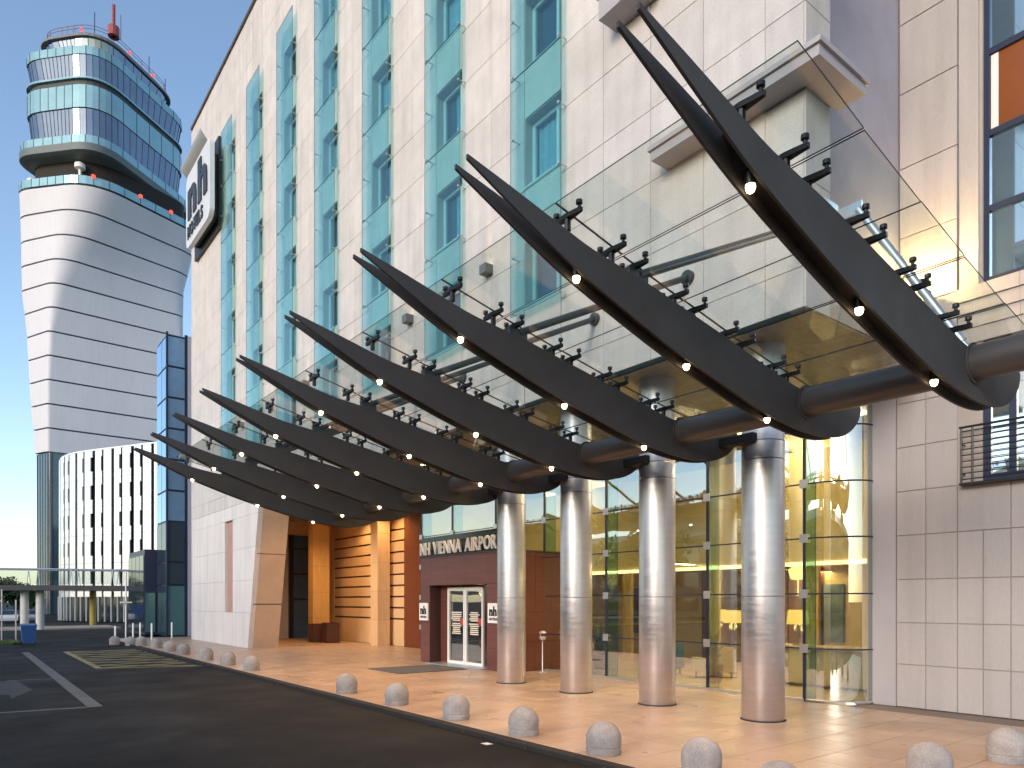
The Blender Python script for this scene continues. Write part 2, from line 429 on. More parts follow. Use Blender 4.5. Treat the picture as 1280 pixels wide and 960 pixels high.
# the stone panels, in rows of half a storey
rows = []
z = SOF
rz = [SOF, 7.94]
while rz[-1] < TOP - .2: rz.append(rz[-1] + 1.48)
rz[-1] = TOP
strips = []
strips_y = [(Y0, 7.22), (7.22, 8.54), (8.54, 9.85), (9.85, 11.21), (11.21, WC[0] - HW - .02)]
for k in range(6):
    a0, b0 = WC[k] + HW + .02, WC[k + 1] - HW - .02
    m0 = (a0 + b0) / 2
    strips_y += [(a0, m0), (m0, b0)]
e0 = WC[6] + HW + .02
n_ = 5
strips_y += [(e0 + (Y1 - e0) * i / n_, e0 + (Y1 - e0) * (i + 1) / n_) for i in range(n_)]
pan = []
for (y0, y1) in strips_y:
    for k in range(len(rz) - 1):
        pan.append((y0, y1, rz[k], rz[k + 1]))
pan.sort(key=lambda p: p[0] ** 2 * 1.3 + p[2] ** 2)
rest = MB()
JG = .0045
for k, (y0, y1, z0, z1) in enumerate(pan):
    if k < 300:
        piece('stone_panel', y1 - y0 - 2 * JG, z1 - z0 - 2 * JG, .03, STONE, wall, (FX + random.uniform(-.0015, .0015), (y0 + y1) / 2, (z0 + z1) / 2))
    else:
        rest.box(FX, FX + .03, y0 + JG, y1 - JG, z0 + JG, z1 - JG)
O('stone_panels_beyond', rest, STONE, wall, kind='stuff')
# panels in the window strips above the top and below the bottom window, and between windows
for c in WC:
    z = SOF
    segs = []
    for k in range(6):
        segs.append((z, ZJ[k] + .26)); z = ZJ[k] + 2.0
    segs.append((z, TOP))
    for (z0, z1) in segs: piece('spandrel_panel', 2 * HW - .01, z1 - z0 - .01, .03, STONE, wall, (FX, c, (z0 + z1) / 2))
# windows
def window(c, z0, z1):
    wr = MB(); X = FX + .26
    y0, y1 = c - HW, c + HW
    wr.box(X, X + .08, y0, y0 + .10, z0, z1); wr.box(X, X + .08, y1 - .10, y1, z0, z1)
    wr.box(X, X + .08, y0 + .10, y1 - .10, z0, z0 + .10); wr.box(X, X + .08, y0 + .10, y1 - .10, z1 - .10, z1)
    wn = O('window', wr, WFRAME, hotel)
    mu = MB(); mu.box(X - .01, X + .085, c - .34, c - .25, z0 + .10, z1 - .10); O('mullion', mu, WFRAME, wn)
    for (a0, b0) in ((y0 + .1, c - .34), (c - .25, y1 - .1)):
        pb = MB(); pb.box(X + .035, X + .045, a0, b0, z0 + .1, z1 - .1); O('pane', pb, glass('hotel_window_glass', (.72, .84, .88), .10), wn)
    sl_ = MB(); sl_.box(FX - .02, FX + .30, y0 + .004, y1 - .004, z0 - .03, z0 + .012); O('sill', sl_, WFRAME, wn)
    if random.random() < .85:
        cb = MB(); n = 22; wv = []
        oo = random.choice((0, 0, .35))
        for q in range(n + 1):
            yy = y0 + .06 + (y1 - y0 - .12) * (q / n) * (1 - oo); xx = X + .16 + .035 * math.sin(q * 2.3)
            wv += [(xx, yy, z0 - .03), (xx, yy, z1)]
        cb.add(wv, [(2 * q, 2 * q + 1, 2 * q + 3, 2 * q + 2) for q in range(n)])
        O('curtain', cb, CURTAIN, wn, smooth=60)
for c in WC:
    for k in range(6): window(c, ZJ[k] + .28, ZJ[k] + 1.98)
# glass screens standing off the wall
SX = FX - .24
brm = MB(); brm.tube((.0, 0, 0), (.27, 0, 0), .016, 8); brm.tube((-.02, 0, 0), (.0, 0, 0), .035, 10); brm.box(.015, .03, -.05, .05, -.018, .018)
br_me = brm.mesh('bracket', ALU, 40)
scr = MB(); t = .012
def pane_box(mb, x0, x1, y0, y1, z0, z1, thin='X'):
    """a glass pane: broad faces slot 0, edges slot 1"""
    o = len(mb.f); mb.box(x0, x1, y0, y1, z0, z1)
    keep = {'X': (3, 5), 'Y': (2, 4), 'Z': (0, 1)}[thin]
    for q in range(6): mb.mi[o + q] = 0 if q in keep else 1
    return mb
SW = .95
pane_box(scr, 0, .016, -SW, SW, -1.47, 1.47); scr_me = scr.mesh('glass_screen', [SGLASS, SEDGE])
for c in WC:
    for k in range(6):
        zc = ZJ[k] + 1.48
        gs = link('glass_screen', scr_me, hotel, loc=(SX, c, zc))
        for sy in (-1, 1):
            for dz in (-1.40, 0):
                link('bracket', br_me, gs, loc=(SX - .004, c + sy * (SW - .07), zc + dz))
# parapet
pp = MB(); pp.box(FX - .10, FX + .55, Y0 - .08, Y1 + .08, TOP + .004, TOP + .14)
O('roof_coping', pp, mat('coping_metal', (.10, .09, .09), .5, var=.1), hotel)
# end wall of the hotel (far side) and corner pier
ew = MB(); ew.box(FX + .01, 28, Y1 + .002, Y1 + .3, 0, TOP - .05); O('end_wall', ew, STONE, hotel)
cp = MB(); cp.box(FX + .034, 12.92, Y0 - .03, Y0 - .002, SOF, TOP)
z = SOF
for k in range(len(rz) - 1):
    piece('stone_panel', .80 - .012, rz[k + 1] - rz[k] - .012, .03, STONE, wall, (FX + .40 + .008, Y0 - .03, (rz[k] + rz[k + 1]) / 2), R(90))
rb = MB(); rb.box(FX + .037, FX + .8, Y0 + .002, Y0 + .9, SOF, TOP - .1); O('corner_pier', rb, STONEJ, hotel)
# the recessed lavender return wall with its narrow window strip
rw = MB(); rw.box(12.95, 16.28, 7.2, 7.7, SOF, TOP); O('return_wall', rw, RENDER, hotel)
ns = MB(); ns.box(FX + .8, 12.95, 7.36, 7.5, SOF, TOP); nso = O('window_strip', ns, DPANE, hotel)
for zz in [SOF + .1 + 2.96 * q for q in range(8)]:
    fr = MB(); fr.box(FX + .81, 12.94, 7.30, 7.355, zz, zz + .1); O('transom', fr, BLUEFR, nso)
fr = MB(); fr.box(12.80, 12.94, 7.26, 7.358, SOF, TOP); O('window_jamb', fr, BLUEFR, nso)
# stone ledges round the corner
def ledge(y0, y1, z0, z1, out, wrap):
    lb = MB()
    lb.box(FX - out, FX - .003, y0, y1, z0, z1)
    lb.box(FX - out - .05, FX - .004, y0 - (.05 if wrap else 0), y1 + .05, z1 + .002, z1 + .09)
    if wrap:
        lb.box(FX - .001, FX + 1.0, y0, Y0 - .034, z0, z1)
        lb.box(FX - .002, FX + 1.05, y0 - .05, Y0 - .035, z1 + .002, z1 + .09)
    return O('ledge', lb, STONEP, hotel)
ledge(Y0 - .55, 9.4, 10.92, 11.10, .5, True)
ledge(9.55, 10.8, 14.55, 15.0, .55, False)
ledge(Y0 - .55, 8.6, 14.62, 14.85, .5, True)
# soffit over the forecourt, made of long panels
sf = MB(); sf.box(XB, 26, Y0 + .0, Y1, SOF + .03, SOF + .30); sfo = O('soffit', sf, STONEJ, hotel)
yy = Y0 + .03
while yy < Y1 - 1:
    for (xa, xb) in ((FX + .04, 13.0), (13.01, 15.3), (15.31, 18.4)):
        sb = MB(); sb.box(xa, xb - .004, yy, min(yy + 1.19, Y1), SOF - .002, SOF + .026); O('soffit_panel', sb, SOFFIT, sfo)
    yy += 1.2
lip = MB(); lip.box(FX + .002, FX + .05, Y0 + .0, 33.6, SOF - .10, SOF - .004); O('soffit_lip', lip, CEDGE, hotel)

# --- right wing: tiled wall, pier, pilaster, glazing
WX = 16.3
rwb = MB(); rwb.box(WX + .03, 24, 5.95, 7.75, 0, 4.72); rwb.box(WX + .03, 24, -6, 5.95, 0, 4.72)
rwb.box(WX + .03, 24, 5.60, 7.75, 4.72, TOP); rwb.box(WX + .03, 24, -6, 5.6, 7.55, 8.70)
rwb.box(WX + .6, 24, -6, 5.6, 4.72, 7.55); rwb.box(WX + .6, 24, -6, 5.6, 8.7, TOP)
rw_o = O('side_wing_wall', rwb, STONEJ, hotel)
ZT = [0, .93, 1.84, 2.78, 3.74, 4.70, 5.66, 6.62, 7.55]
YT = [7.26, 6.66, 6.05, 5.58, 5.10, 4.62, 4.14, 3.66, 3.18, 2.70, 2.22, 1.74, 1.26, .78, .3, -.18, -.66]
for i in range(len(YT) - 1):
    for k in range(len(ZT) - 1):
        y1, y0 = YT[i], YT[i + 1]
        if k >= 5 and i >= 2: continue
        if k == 4 and i in (2, 4, 6, 8, 10, 12): y0 = YT[i + 2]
        elif k == 4 and i in (3, 5, 7, 9, 11, 13): continue
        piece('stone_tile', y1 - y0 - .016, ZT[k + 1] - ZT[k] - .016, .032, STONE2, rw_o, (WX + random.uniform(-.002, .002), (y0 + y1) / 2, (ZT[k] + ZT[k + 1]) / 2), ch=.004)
pr = MB(); pr.box(WX - .02, WX + .029, 7.272, 7.78, 0, SOF); O('smooth_pier', pr, STONEP, hotel)
# cornice mouldings between the two windows
for (z0, z1, o_) in ((7.56, 7.86, .02), (7.868, 8.12, .05), (8.128, 8.40, .09), (8.408, 8.68, .13)):
    for q in range(7):
        y1 = 6.02 - q * 1.1
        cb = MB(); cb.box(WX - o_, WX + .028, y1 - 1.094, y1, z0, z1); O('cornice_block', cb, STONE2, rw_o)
# upper pilaster of stacked blocks
zz = [7.56, 8.69, 10.20, 11.71, 13.34, 14.85, 16.4]
for k in range(len(zz) - 1):
    piece('pilaster_block', 1.13, zz[k + 1] - zz[k] - .02, .10, WARMLIT if False else STONE2, rw_o, (WX - .07, 6.60, (zz[k] + zz[k + 1]) / 2), ch=.006)
pj_ = MB(); pj_.box(WX - .02, WX + .028, 5.66, 6.02, 8.69, TOP); O('window_reveal', pj_, STONE2, rw_o)
# upper glazing of the wing
ug = MB()
for zq in (8.72, 10.16, 11.68, 13.32, 14.9): ug.box(WX + .10, WX + .22, -6, 5.62, zq, zq + .12)
for yq in (5.50, 3.2, .9, -1.4): ug.box(WX + .09, WX + .23, yq, yq + .14, 8.70, TOP)
ugo = O('wing_window', ug, BLUEFR, hotel)
MIRG = mat('wing_pane', (.36, .60, .86), .03, var=.03, metal=.9)
for k, (z0, z1) in enumerate(((8.84, 10.16), (10.28, 11.68), (11.8, 13.32), (13.44, 14.9))):
    for (a0, b0) in ((3.34, 5.50), (1.04, 3.2), (-1.26, .9)):
        pb = MB(); pb.box(WX + .16, WX + .17, a0, b0, z0, z1)
        O('pane', pb, MIRG if k != 2 else mat('blind_pane', (.22, .065, .015), .25, var=.06), ugo)
    # white blind edge beside the amber pane
wb = MB(); wb.box(WX + .14, WX + .155, 5.36, 5.49, 11.82, 13.3); O('blind_edge', wb, WHITE, ugo)
# lower window with railing
lw_ = MB()
for yq in (5.46, 5.02, 4.1, 3.2): lw_.box(WX + .05, WX + .17, yq, yq + .13, 4.86, 7.5)
lw_.box(WX + .05, WX + .17, 3.2, 5.59, 4.74, 4.86); lw_.box(WX + .05, WX + .17, 3.2, 5.59, 7.42, 7.55)
lwo = O('railed_window', lw_, BLUEFR, hotel)
for (a0, b0) in ((5.15, 5.46), (4.23, 5.02), (3.33, 4.1)):
    pb = MB(); pb.box(WX + .10, WX + .11, a0, b0, 4.86, 7.42); O('pane', pb, mat('railed_pane', (.75, .84, .86), .03, var=.03, metal=.9), lwo)
ra = MB()
for yq in (5.92, 5.72, 3.2): ra.tube((WX - .16, yq, 4.72), (WX - .16, yq, 5.84), .018, 8)
for q in range(9): ra.tube((WX - .16, 5.94, 4.78 + q * .122), (WX - .16, 3.2, 4.78 + q * .122), .011, 6)
ra.tube((WX - .16, 5.96, 5.84), (WX - .16, 3.2, 5.84), .024, 8)
ra.box(WX - .2, WX + .02, 3.2, 5.95, 4.66, 4.71)
for yq in (5.92, 4.6, 3.3): ra.tube((WX - .16, yq, 5.5), (WX + .03, yq, 5.5), .014, 6); ra.tube((WX - .16, yq, 4.9), (WX + .03, yq, 4.9), .014, 6)
O('railing', ra, BLACK, lwo)

# --- canted pier at the far end of the forecourt
pr_ = MB()
slotY = (38.2, 39.6); slotZ = (1.74, 6.55)
pier = link('canted_pier', None, hotel, loc=(12, 40, 0))
prb = MB(); prb.prism([(Y1 - .004, 0), (35.75, 0), (34.05, SOF - .003), (Y1 - .004, SOF - .003)], FX + .24, FX + 1.5, 'X')
O('pier_core', prb, WARMLIT, pier)
rowsz = [0, 1.74, 3.35, 4.95, 6.55, SOF - .003]
for k in range(len(rowsz) - 1):
    z0, z1 = rowsz[k] + .005, rowsz[k + 1] - .005
    e = lambda z: 35.75 - 1.7 * z / SOF
    segs = [(Y1 - .004, 43.0), (42.99, 41.3), (41.29, 39.6), (38.2, None)] if 1 <= k <= 3 else [(Y1 - .004, 43.0), (42.99, 41.3), (41.29, 38.2), (38.19, None)]
    for (ya, yb) in segs:
        q = MB()
        y_lo0 = yb + .006 if yb else e(z0); y_lo1 = yb + .006 if yb else e(z1)
        q.prism([(ya, z0), (y_lo0, z0), (y_lo1, z1), (ya, z1)], FX, FX + .235, 'X')
        O('wall_panel', q, PALER, pier)
sl2 = MB(); sl2.box(FX + .15, FX + .236, 38.205, 39.595, 1.75, 6.54); O('slot_back', sl2, mat('slot_stone', (.42, .24, .20), .7, var=.1), pier)
for zq in (2.15, 4.6):
    jb = MB(); yq = 35.75 - 1.7 * zq / SOF
    jb.box(FX + .1, FX + 1.503, yq - .012, yq + .2, zq, zq + (.13 if zq < 3 else .03)); O('pier_band', jb, mat('pier_band_metal', (.10, .06, .035), .5, var=.1), pier)

# --- boarded wall, pillars, slab
BX = 18.0
bk = MB(); bk.box(BX + .05, BX + .4, 26.55, 44.25, 0, SOF); bwo = O('boarded_wall', bk, SLOT, hotel)
zb = [0] + [1.36 + .58 * q for q in range(9)] + [SOF]
for k in range(10):
    z0 = zb[k] + (.09 if k else .0); z1 = zb[k + 1]
    for (ya, yb) in ((40.95, 39.4), (39.394, 37.7), (37.694, 36.0), (35.994, 34.3), (34.294, 32.2)):
        q = MB(); q.box(BX, BX + .048, yb, ya, z0, z1 - .003); O('board', q, BOARD, bwo)
q = MB(); q.box(BX - .02, BX + .049, 40.96, 44.2, 0, SOF - .003); O('wall_end_post', q, BOARD, bwo)
def pillar(name, x0, x1, y0, y1, m):
    p = link(name, None, hotel, loc=((x0 + x1) / 2, (y0 + y1) / 2, 0))
    z = 0
    for h in (1.35, 1.5, 1.5, 1.5, SOF - 5.85 - .003):
        q = MB(); q.box(x0, x1, y0, y1, z + .004, z + h - .004); O('stone_block', q, m, p); z += h
    q = MB(); q.box(x0 + .02, x1 - .02, y0 + .02, y1 - .02, 0, SOF - .004); O('pillar_core', q, SLOT, p)
pillar('square_pillar', 17.05, 17.75, 33.4, 34.2, BOARD)
pillar('amber_pillar', 16.1, 17.1, 39.6, 40.3, GOLDST)
q = MB(); q.box(BX - .08, BX + .048, 26.56, 32.19, 0, SOF - .003); O('red_wood_slab', q, WOODR, hotel)
# glazed end of the recess
eb = MB(); eb.box(12.7, 18.0, 44.3, 44.6, 0, SOF); endw = O('recess_end_wall', eb, mat('grey_plaster', (.52, .52, .56), .7, var=.08), hotel)
q = MB(); q.box(16.6, 17.9, 44.2, 44.29, 0, SOF - .76); O('recess_pane', q, mat('recess_sky_pane', (.06, .13, .30), .25), endw)  # blue of the reflected sky put into the pane's base colour
q = MB()
for xq in (16.4, 17.7): q.box(xq, xq + .26, 44.1, 44.29, 0, SOF - .76)
for zq in (2.4, 4.0, 5.6): q.box(16.67, 17.69, 44.12, 44.19, zq, zq + .1)
O('recess_frame', q, BLACK, endw)
q = MB(); q.box(12.7, 18.0, 43.3, 44.29, SOF - .75, SOF - .003); O('recess_lintel', q, WARMLIT, endw)
q = MB(); q.box(14.75, 15.05, 43.2, 43.4, 0, 3.1); O('dark_post', q, BLACK, endw)

# --- lobby glass wall with curved corner
GX = 15.48
gw = link('lobby_glass_wall', None, hotel, loc=(GX, 13, 0))
ZG = [.06, 1.22, 2.48, 3.76, 5.02, 6.28, SOF - .01]
YG = [8.95, 11.66, 13.5, 15.36, 18.25, 21.0, 23.9, 26.3]
def glass_pane(y0, y1, z0, z1):
    q = MB(); pane_box(q, GX, GX + .018, y0 + .008, y1 - .008, z0 + .008, z1 - .008)
    O('pane', q, [LGLASS, LEDGE], gw)
for i in range(len(YG) - 1):
    for k in range(6):
        if YG[i] >= 18 and YG[i + 1] <= 24 and k < 3: continue
        glass_pane(YG[i], YG[i + 1], ZG[k], ZG[k + 1])
curve = []
for k in range(9):
    t = k / 8 * math.pi / 2
    curve.append((GX + .80 * (1 - math.cos(t)), 8.95 - 1.18 * math.sin(t)))
for k in range(6):
    q = MB(); vs = []
    for (x, y) in curve: vs += [(x, y, ZG[k] + .008), (x, y, ZG[k + 1] - .008)]
    for (x, y) in curve: vs += [(x + .016, y + .006, ZG[k] + .008), (x + .016, y + .006, ZG[k + 1] - .008)]
    n = 9; fs = []; 
    for j in range(n - 1):
        fs.append((2 * j, 2 * j + 1, 2 * j + 3, 2 * j + 2)); o_ = 2 * n
        fs.append((o_ + 2 * j, o_ + 2 * j + 2, o_ + 2 * j + 3, o_ + 2 * j + 1))
    q.add(vs, fs)
    q.add(vs, [(2 * j, 2 * j + 2, o_ + 2 * j + 2, o_ + 2 * j) for j in range(n - 1)] + [(2 * j + 1, o_ + 2 * j + 1, o_ + 2 * j + 3, 2 * j + 3) for j in range(n - 1)], 1)
    O('curved_pane', q, [LGLASS, LEDGE], gw, smooth=50)
for k in range(1, 6):
    q = MB(); q.path([(x - .012, y, ZG[k]) for x, y in curve], .018, 6); O('curved_rail', q, BLUEFR, gw)
    q = MB(); q.box(GX - .022, GX - .004, 8.95, 18.2, ZG[k] - .016, ZG[k] + .016); O('glazing_bar', q, BLUEFR, gw)
    if k >= 3:
        q = MB(); q.box(GX - .022, GX - .004, 18.22, 26.3, ZG[k] - .014, ZG[k] + .014); O('glazing_bar', q, BLUEFR, gw)
for yq in YG:
    z0 = 0 if not (18 < yq < 24.5) else 3.96
    q = MB(); q.box(GX - .03, GX - .003, yq - .03, yq + .03, z0, SOF - .01); O('glazing_post', q, BLUEFR, gw)
    q = MB(); pane_box(q, GX + .03, GX + .48, yq - .012, yq + .012, z0, SOF - .02, 'Y'); O('glass_fin', q, [FGLASS, LEDGE], gw)
    for k in range(1, 6):
        if ZG[k] < z0: continue
        q = MB(); q.box(GX - .055, GX - .031, yq - .10, yq + .10, ZG[k] - .10, ZG[k] + .10); O('patch_fitting', q, ALU, gw)
q = MB(); q.box(GX - .05, GX + .06, 8.95, 18.2, 0, .055); q.path([(x + .01, y, .03) for x, y in curve], .035, 6); O('base_channel', q, ALU, gw)
q = MB(); q.box(curve[-1][0] - .02, WX + .03, 7.785, 7.86, 0, SOF - .01); O('corner_post', q, BLUEFR, gw)

# ================================================================== LOBBY INSIDE
LB = mat('lobby_wall', (.60, .42, .17), .5, var=.15, scale=1.5)
q = MB(); q.box(24.0, 24.3, 7.8, 26.5, 0, SOF); q.box(GX + .9, 24.0, 7.79, 7.95, 0, SOF); q.box(GX + .1, 24.0, 26.32, 26.5, 0, SOF)
O('lobby_wall', q, LB, hotel)
q = MB(); q.box(GX + .06, 24.0, 7.96, 26.31, -.011, .004); O('lobby_floor', q, mat('lobby_floor', (.52, .40, .24), .22, var=.1), hotel)
q = MB(); q.box(20.6, 24.0, 7.96, 26.31, 3.5, SOF - .3); bh = O('bulkhead', q, mat('bulkhead', (.62, .47, .22), .5, var=.1), hotel)
q = MB(); q.box(20.5, 20.58, 8.0, 26.3, 3.40, 3.52); O('light_strip', q, STRIP, bh)
lamp('AREA', (20.4, 13, 3.35), 200, (1, .72, .36), hotel, (20.4, 13.001, 0), sx=12, sy=.25)
for yq in (9.5, 12.0, 14.5, 17.0, 20.0, 24.0):
    q = MB(); q.box(17.6, 18.6, yq - .5, yq + .5, SOF - .10, SOF - .012); O('ceiling_panel', q, CEILP, hotel)
lamp('AREA', (18.1, 12, SOF - .14), 260, (1, .76, .42), hotel, (18.1, 12.001, 0), sx=8, sy=1.2)
lamp('AREA', (18.1, 22, SOF - .14), 210, (1, .76, .42), hotel, (18.1, 23.001, 0), sx=8, sy=1.2)
for xq, yq, nm in ((22.6, 10.0, 0), (22.6, 13.4, 1), (22.6, 17.0, 2)):
    q = MB(); q.box(xq, 23.98, yq - .3, yq + .3, 0, 3.49); O('dark_panelling', q, WOOD, hotel)
for k, yq in enumerate((8.6, 11.6, 15.2, 19.2, 23.0)):
    q = MB(); q.box(20.46, 20.60, yq - .22, yq + .22, 0, 3.39); O('gold_pilaster', q, mat('gold_pilaster', (.62, .40, .10), .4, var=.12, scale=3), hotel)
for k, yq in enumerate((10.1, 13.4, 17.2, 21.1)):
    q = MB(); q.box(23.9, 23.97, yq - 1.0, yq + 1.0, .9, 2.9); O('wall_artwork', q, mat('art_%d' % k, ((.30, .12, .05), (.12, .16, .14), (.35, .24, .08), (.10, .08, .07))[k], .5, var=.6, scale=2.5), hotel)
for k, (xq, yq) in enumerate(((21.4, 9.8), (21.4, 12.6), (21.4, 18.0))):
    q = MB(); q.lathe([(.02, 0), (.02, .5), (.22, .52), (.30, .8), (.18, .95), (.02, .97)], (xq, yq, 2.5), 18); O('pendant_lamp', q, emis('pendant_glow', (1, .66, .22), 1.6), hotel, smooth=50)
def pot_plant(x, y, label, seed):
    rn = random.Random(seed); t = root('potted_plant', (x, y, 0), label, 'plant')
    q = MB(); q.lathe([(.18, 0), (.26, .5), (.24, .5), (.22, .44)], (x, y, 0.005), 18); O('pot', q, mat('pot_dark', (.05, .04, .035), .5), t, smooth=40)
    q = MB()
    for k in range(26):
        a_ = rn.uniform(0, 6.28); sp = rn.uniform(.15, .6); h = rn.uniform(.7, 1.7); w_ = rn.uniform(.03, .06)
        c_, s_ = math.cos(a_), math.sin(a_); px_, py_ = -s_ * w_, c_ * w_
        P = [(x + c_ * sp * f * f, y + s_ * sp * f * f, .42 + (h - .42) * f - (.35 * f ** 4 if sp > .4 else 0)) for f in (0, .3, .6, .85, 1)]
        vs = []
        for f, p in zip((.5, 1, 1, .7, .05), P): vs += [(p[0] - px_ * f, p[1] - py_ * f, p[2]), (p[0] + px_ * f, p[1] + py_ * f, p[2])]
        q.add(vs, [(2 * j, 2 * j + 1, 2 * j + 3, 2 * j + 2) for j in range(4)])
    O('leaves', q, mat('plant_leaf', (.05, .11, .03), .5, var=.3), t)
pot_plant(16.9, 12.5, 'potted plant behind the lobby glass between two steel columns', 3)
pot_plant(17.2, 17.4, 'potted plant in the lobby beside the porch side', 5)
dk = root('reception_desk', (18.4, 9.6, 0), 'pale panelled reception desk behind the curved glass corner', 'desk')
q = MB(); q.box(18.1, 18.9, 8.2, 11.6, .08, 1.02); O('desk_body', q, mat('desk_front', (.50, .42, .27), .45, var=.08), dk)
for k in range(5):
    q = MB(); q.box(18.06, 18.098, 8.22 + k * .675, 8.22 + k * .675 + .65, .1, .96); O('front_panel', q, mat('desk_front', (.5, .42, .27)), dk)
q = MB(); q.box(17.98, 19.0, 8.12, 11.7, 1.022, 1.09); O('desk_top', q, mat('desk_top', (.62, .48, .28), .3), dk)
q = MB(); q.box(18.2, 18.8, 8.3, 11.5, 0, .079); O('plinth', q, BLACK, dk)
def table_lamp(x, y, z, label, floor=False):
    t = root('shaded_lamp', (x, y, z), label, 'lamp')
    q = MB(); q.lathe([(.14, 0), (.14, .03), (.03, .05), (.022, .1)] + ([(.022, 1.65)] if floor else [(.05, .2), (.08, .35), (.03, .55), (.02, .62)]), (x, y, z), 16); O('lamp_stem', q, BLACK, t, smooth=40)
    h = 1.62 if floor else .58
    q = MB(); q.lathe([(.30, h), (.26, h + .40)], (x, y, z), 20); O('lamp_shade', q, LAMPY, t, smooth=50)
    lamp('POINT', (x, y, z + h - .12), 12, (1, .65, .2), t, radius=.12)
table_lamp(19.6, 13.8, 0, 'tall black floor lamp with yellow shade behind the lobby glass', True)
table_lamp(18.5, 10.9, 1.09, 'table lamp with yellow shade on the reception desk')
table_lamp(21.2, 15.5, 0, 'black floor lamp with yellow shade near the dark panelling', True)
def armchair(x, y, label, m, rz):
    a_ = root('armchair', (x, y, 0), label, 'armchair', rotz=rz)
    Mx = Matrix.Translation((x, y, 0)) @ Matrix.Rotation(rz, 4, 'Z')
    def part(nm, q, mm): O(nm, q, mm, a_, mx=Mx)
    q = MB(); q.box(-.38, .38, -.34, .4, .2, .45); part('seat', q, m)
    q = MB(); q.prism([(-.44, .2), (.44, .2), (.44, .85), (.36, .95), (-.36, .95), (-.44, .85)], .41, .56, 'Y'); part('backrest', q, m)
    for s in (-1, 1):
        q = MB(); q.box(s * .39, s * .5, -.34, .40, .2, .62); part('armrest', q, m)
        for yy in (-.28, .45):
            q = MB(); q.tube((s * .38, yy, 0), (s * .38, yy, .2), .025, 8); part('leg', q, BLACK)
armchair(17.6, 15.0, 'blue lobby armchair beside the glass wall', mat('blue_fabric', (.03, .09, .2), .9), R(200))
armchair(18.0, 13.4, 'cream lobby armchair next to the blue one', mat('cream_fabric', (.5, .42, .28), .9), R(160))

# ================================================================== ENTRANCE PORCH
porch = root('entrance_porch', (15, 21, 0), 'dark red wood entrance porch with glass double doors', 'entrance')
PX0, PY0, PY1, PH = 14.0, 18.3, 23.85, 3.95
OP0, OP1, OPZ = 19.5, 23.2, 2.9
q = MB(); q.box(PX0 + .02, PX0 + .5, OP1, PY1, 0, PH - .02); q.box(PX0 + .02, PX0 + .5, PY0 + .02, OP0, 0, PH - .02); q.box(PX0 + .02, PX0 + .5, OP0, OP1, OPZ, PH - .02)
q.box(PX0 + .5, 17.3, PY0 + .02, PY0 + .3, 0, PH - .02); q.box(PX0 + .5, 17.3, PY1 - .3, PY1, 0, PH - .02); q.box(PX0 + .5, 17.3, PY0 + .3, PY1 - .3, 3.2, PH - .02)
O('porch_core', q, mat('porch_dark', (.05, .018, .015), .6), porch)
for (y0, y1, zs) in ((OP1, PY1, (0, .75, 1.5, 2.25, OPZ, PH)), (PY0, OP0, (0, .75, 1.5, 2.25, OPZ, PH))):
    for k in range(5): piece('wood_panel', y1 - y0 - .008, zs[k + 1] - zs[k] - .008, .018, WOOD, porch, (PX0, (y0 + y1) / 2, (zs[k] + zs[k + 1]) / 2), ch=.003)
for k in range(3):
    wdt = (OP1 - OP0) / 3; piece('wood_panel', wdt - .008, PH - OPZ - .008, .018, WOOD, porch, (PX0, OP0 + (k + .5) * wdt, (OPZ + PH) / 2), ch=.003)
for k in range(3):
    for zq in range(4): piece('side_panel', 1.09, PH / 4 - .008, .018, WOODR, porch, (PX0 + .03 + (k + .5) * 1.1, PY0, (zq + .5) * PH / 4), R(90), ch=.003)
q = MB(); q.box(PX0 - .03, 17.3, PY0 - .03, PY1 + .03, PH + .002, PH + .05); O('porch_roof', q, mat('porch_roof', (.06, .05, .05), .6), porch)
DX = 14.5
q = MB(); q.box(DX, DX + .06, 22.68, OP1, 0, OPZ); O('wood_sidelight', q, WOOD, porch)
q = MB(); q.box(DX, DX + .06, OP0, 20.35, 0, OPZ); O('dark_sidelight', q, mat('sidelight', (.04, .014, .012), .1, spec=.8), porch)
for (ya, yb) in ((22.66, 21.53), (21.51, 20.38)):
    q = MB(); b_ = .10
    q.box(DX - .05, DX + .03, ya - b_, ya, .02, 2.82); q.box(DX - .05, DX + .03, yb, yb + b_ * .7, .02, 2.82)
    q.box(DX - .05, DX + .03, yb + b_ * .7, ya - b_, 2.70, 2.82); q.box(DX - .05, DX + .03, yb + b_ * .7, ya - b_, .02, .12)
    d = O('door', q, WHITE, porch)
    q = MB(); pane_box(q, DX - .012, DX - .002, yb + b_ * .7, ya - b_, .12, 2.70); O('door_pane', q, [LGLASS, LEDGE], d)
    nb = MB(); yc = (ya + yb) / 2
    for r_ in range(11):
        wv = random.uniform(.45, .72); z_ = 1.88 - r_ * .072 - (.05 if r_ > 4 else 0)
        nb.box(DX - .0185, DX - .0135, yc - wv / 2, yc + wv / 2, z_, z_ + .045)
    O('door_notice', nb, mat('notice_print', (.70, .62, .50), .6), d)
    q = MB(); q.box(DX - .0185, DX - .0135, yb + .12, yb + .32, 1.45, 1.70); O('red_sticker', q, mat('red_sticker', (.5, .05, .04), .6), d)
q = MB(); q.box(PX0 - .25, DX + .3, OP0 + .1, OP1 - .1, .002, .03); O('threshold', q, ALU, porch)
q = MB(); q.box(15.6, 15.64, OP0, OP1, 0, 3.2); O('inner_wall', q, WOOD, porch)
lamp('POINT', (15.1, 21.4, 2.6), 8, (1, .62, .3), porch, radius=.1)

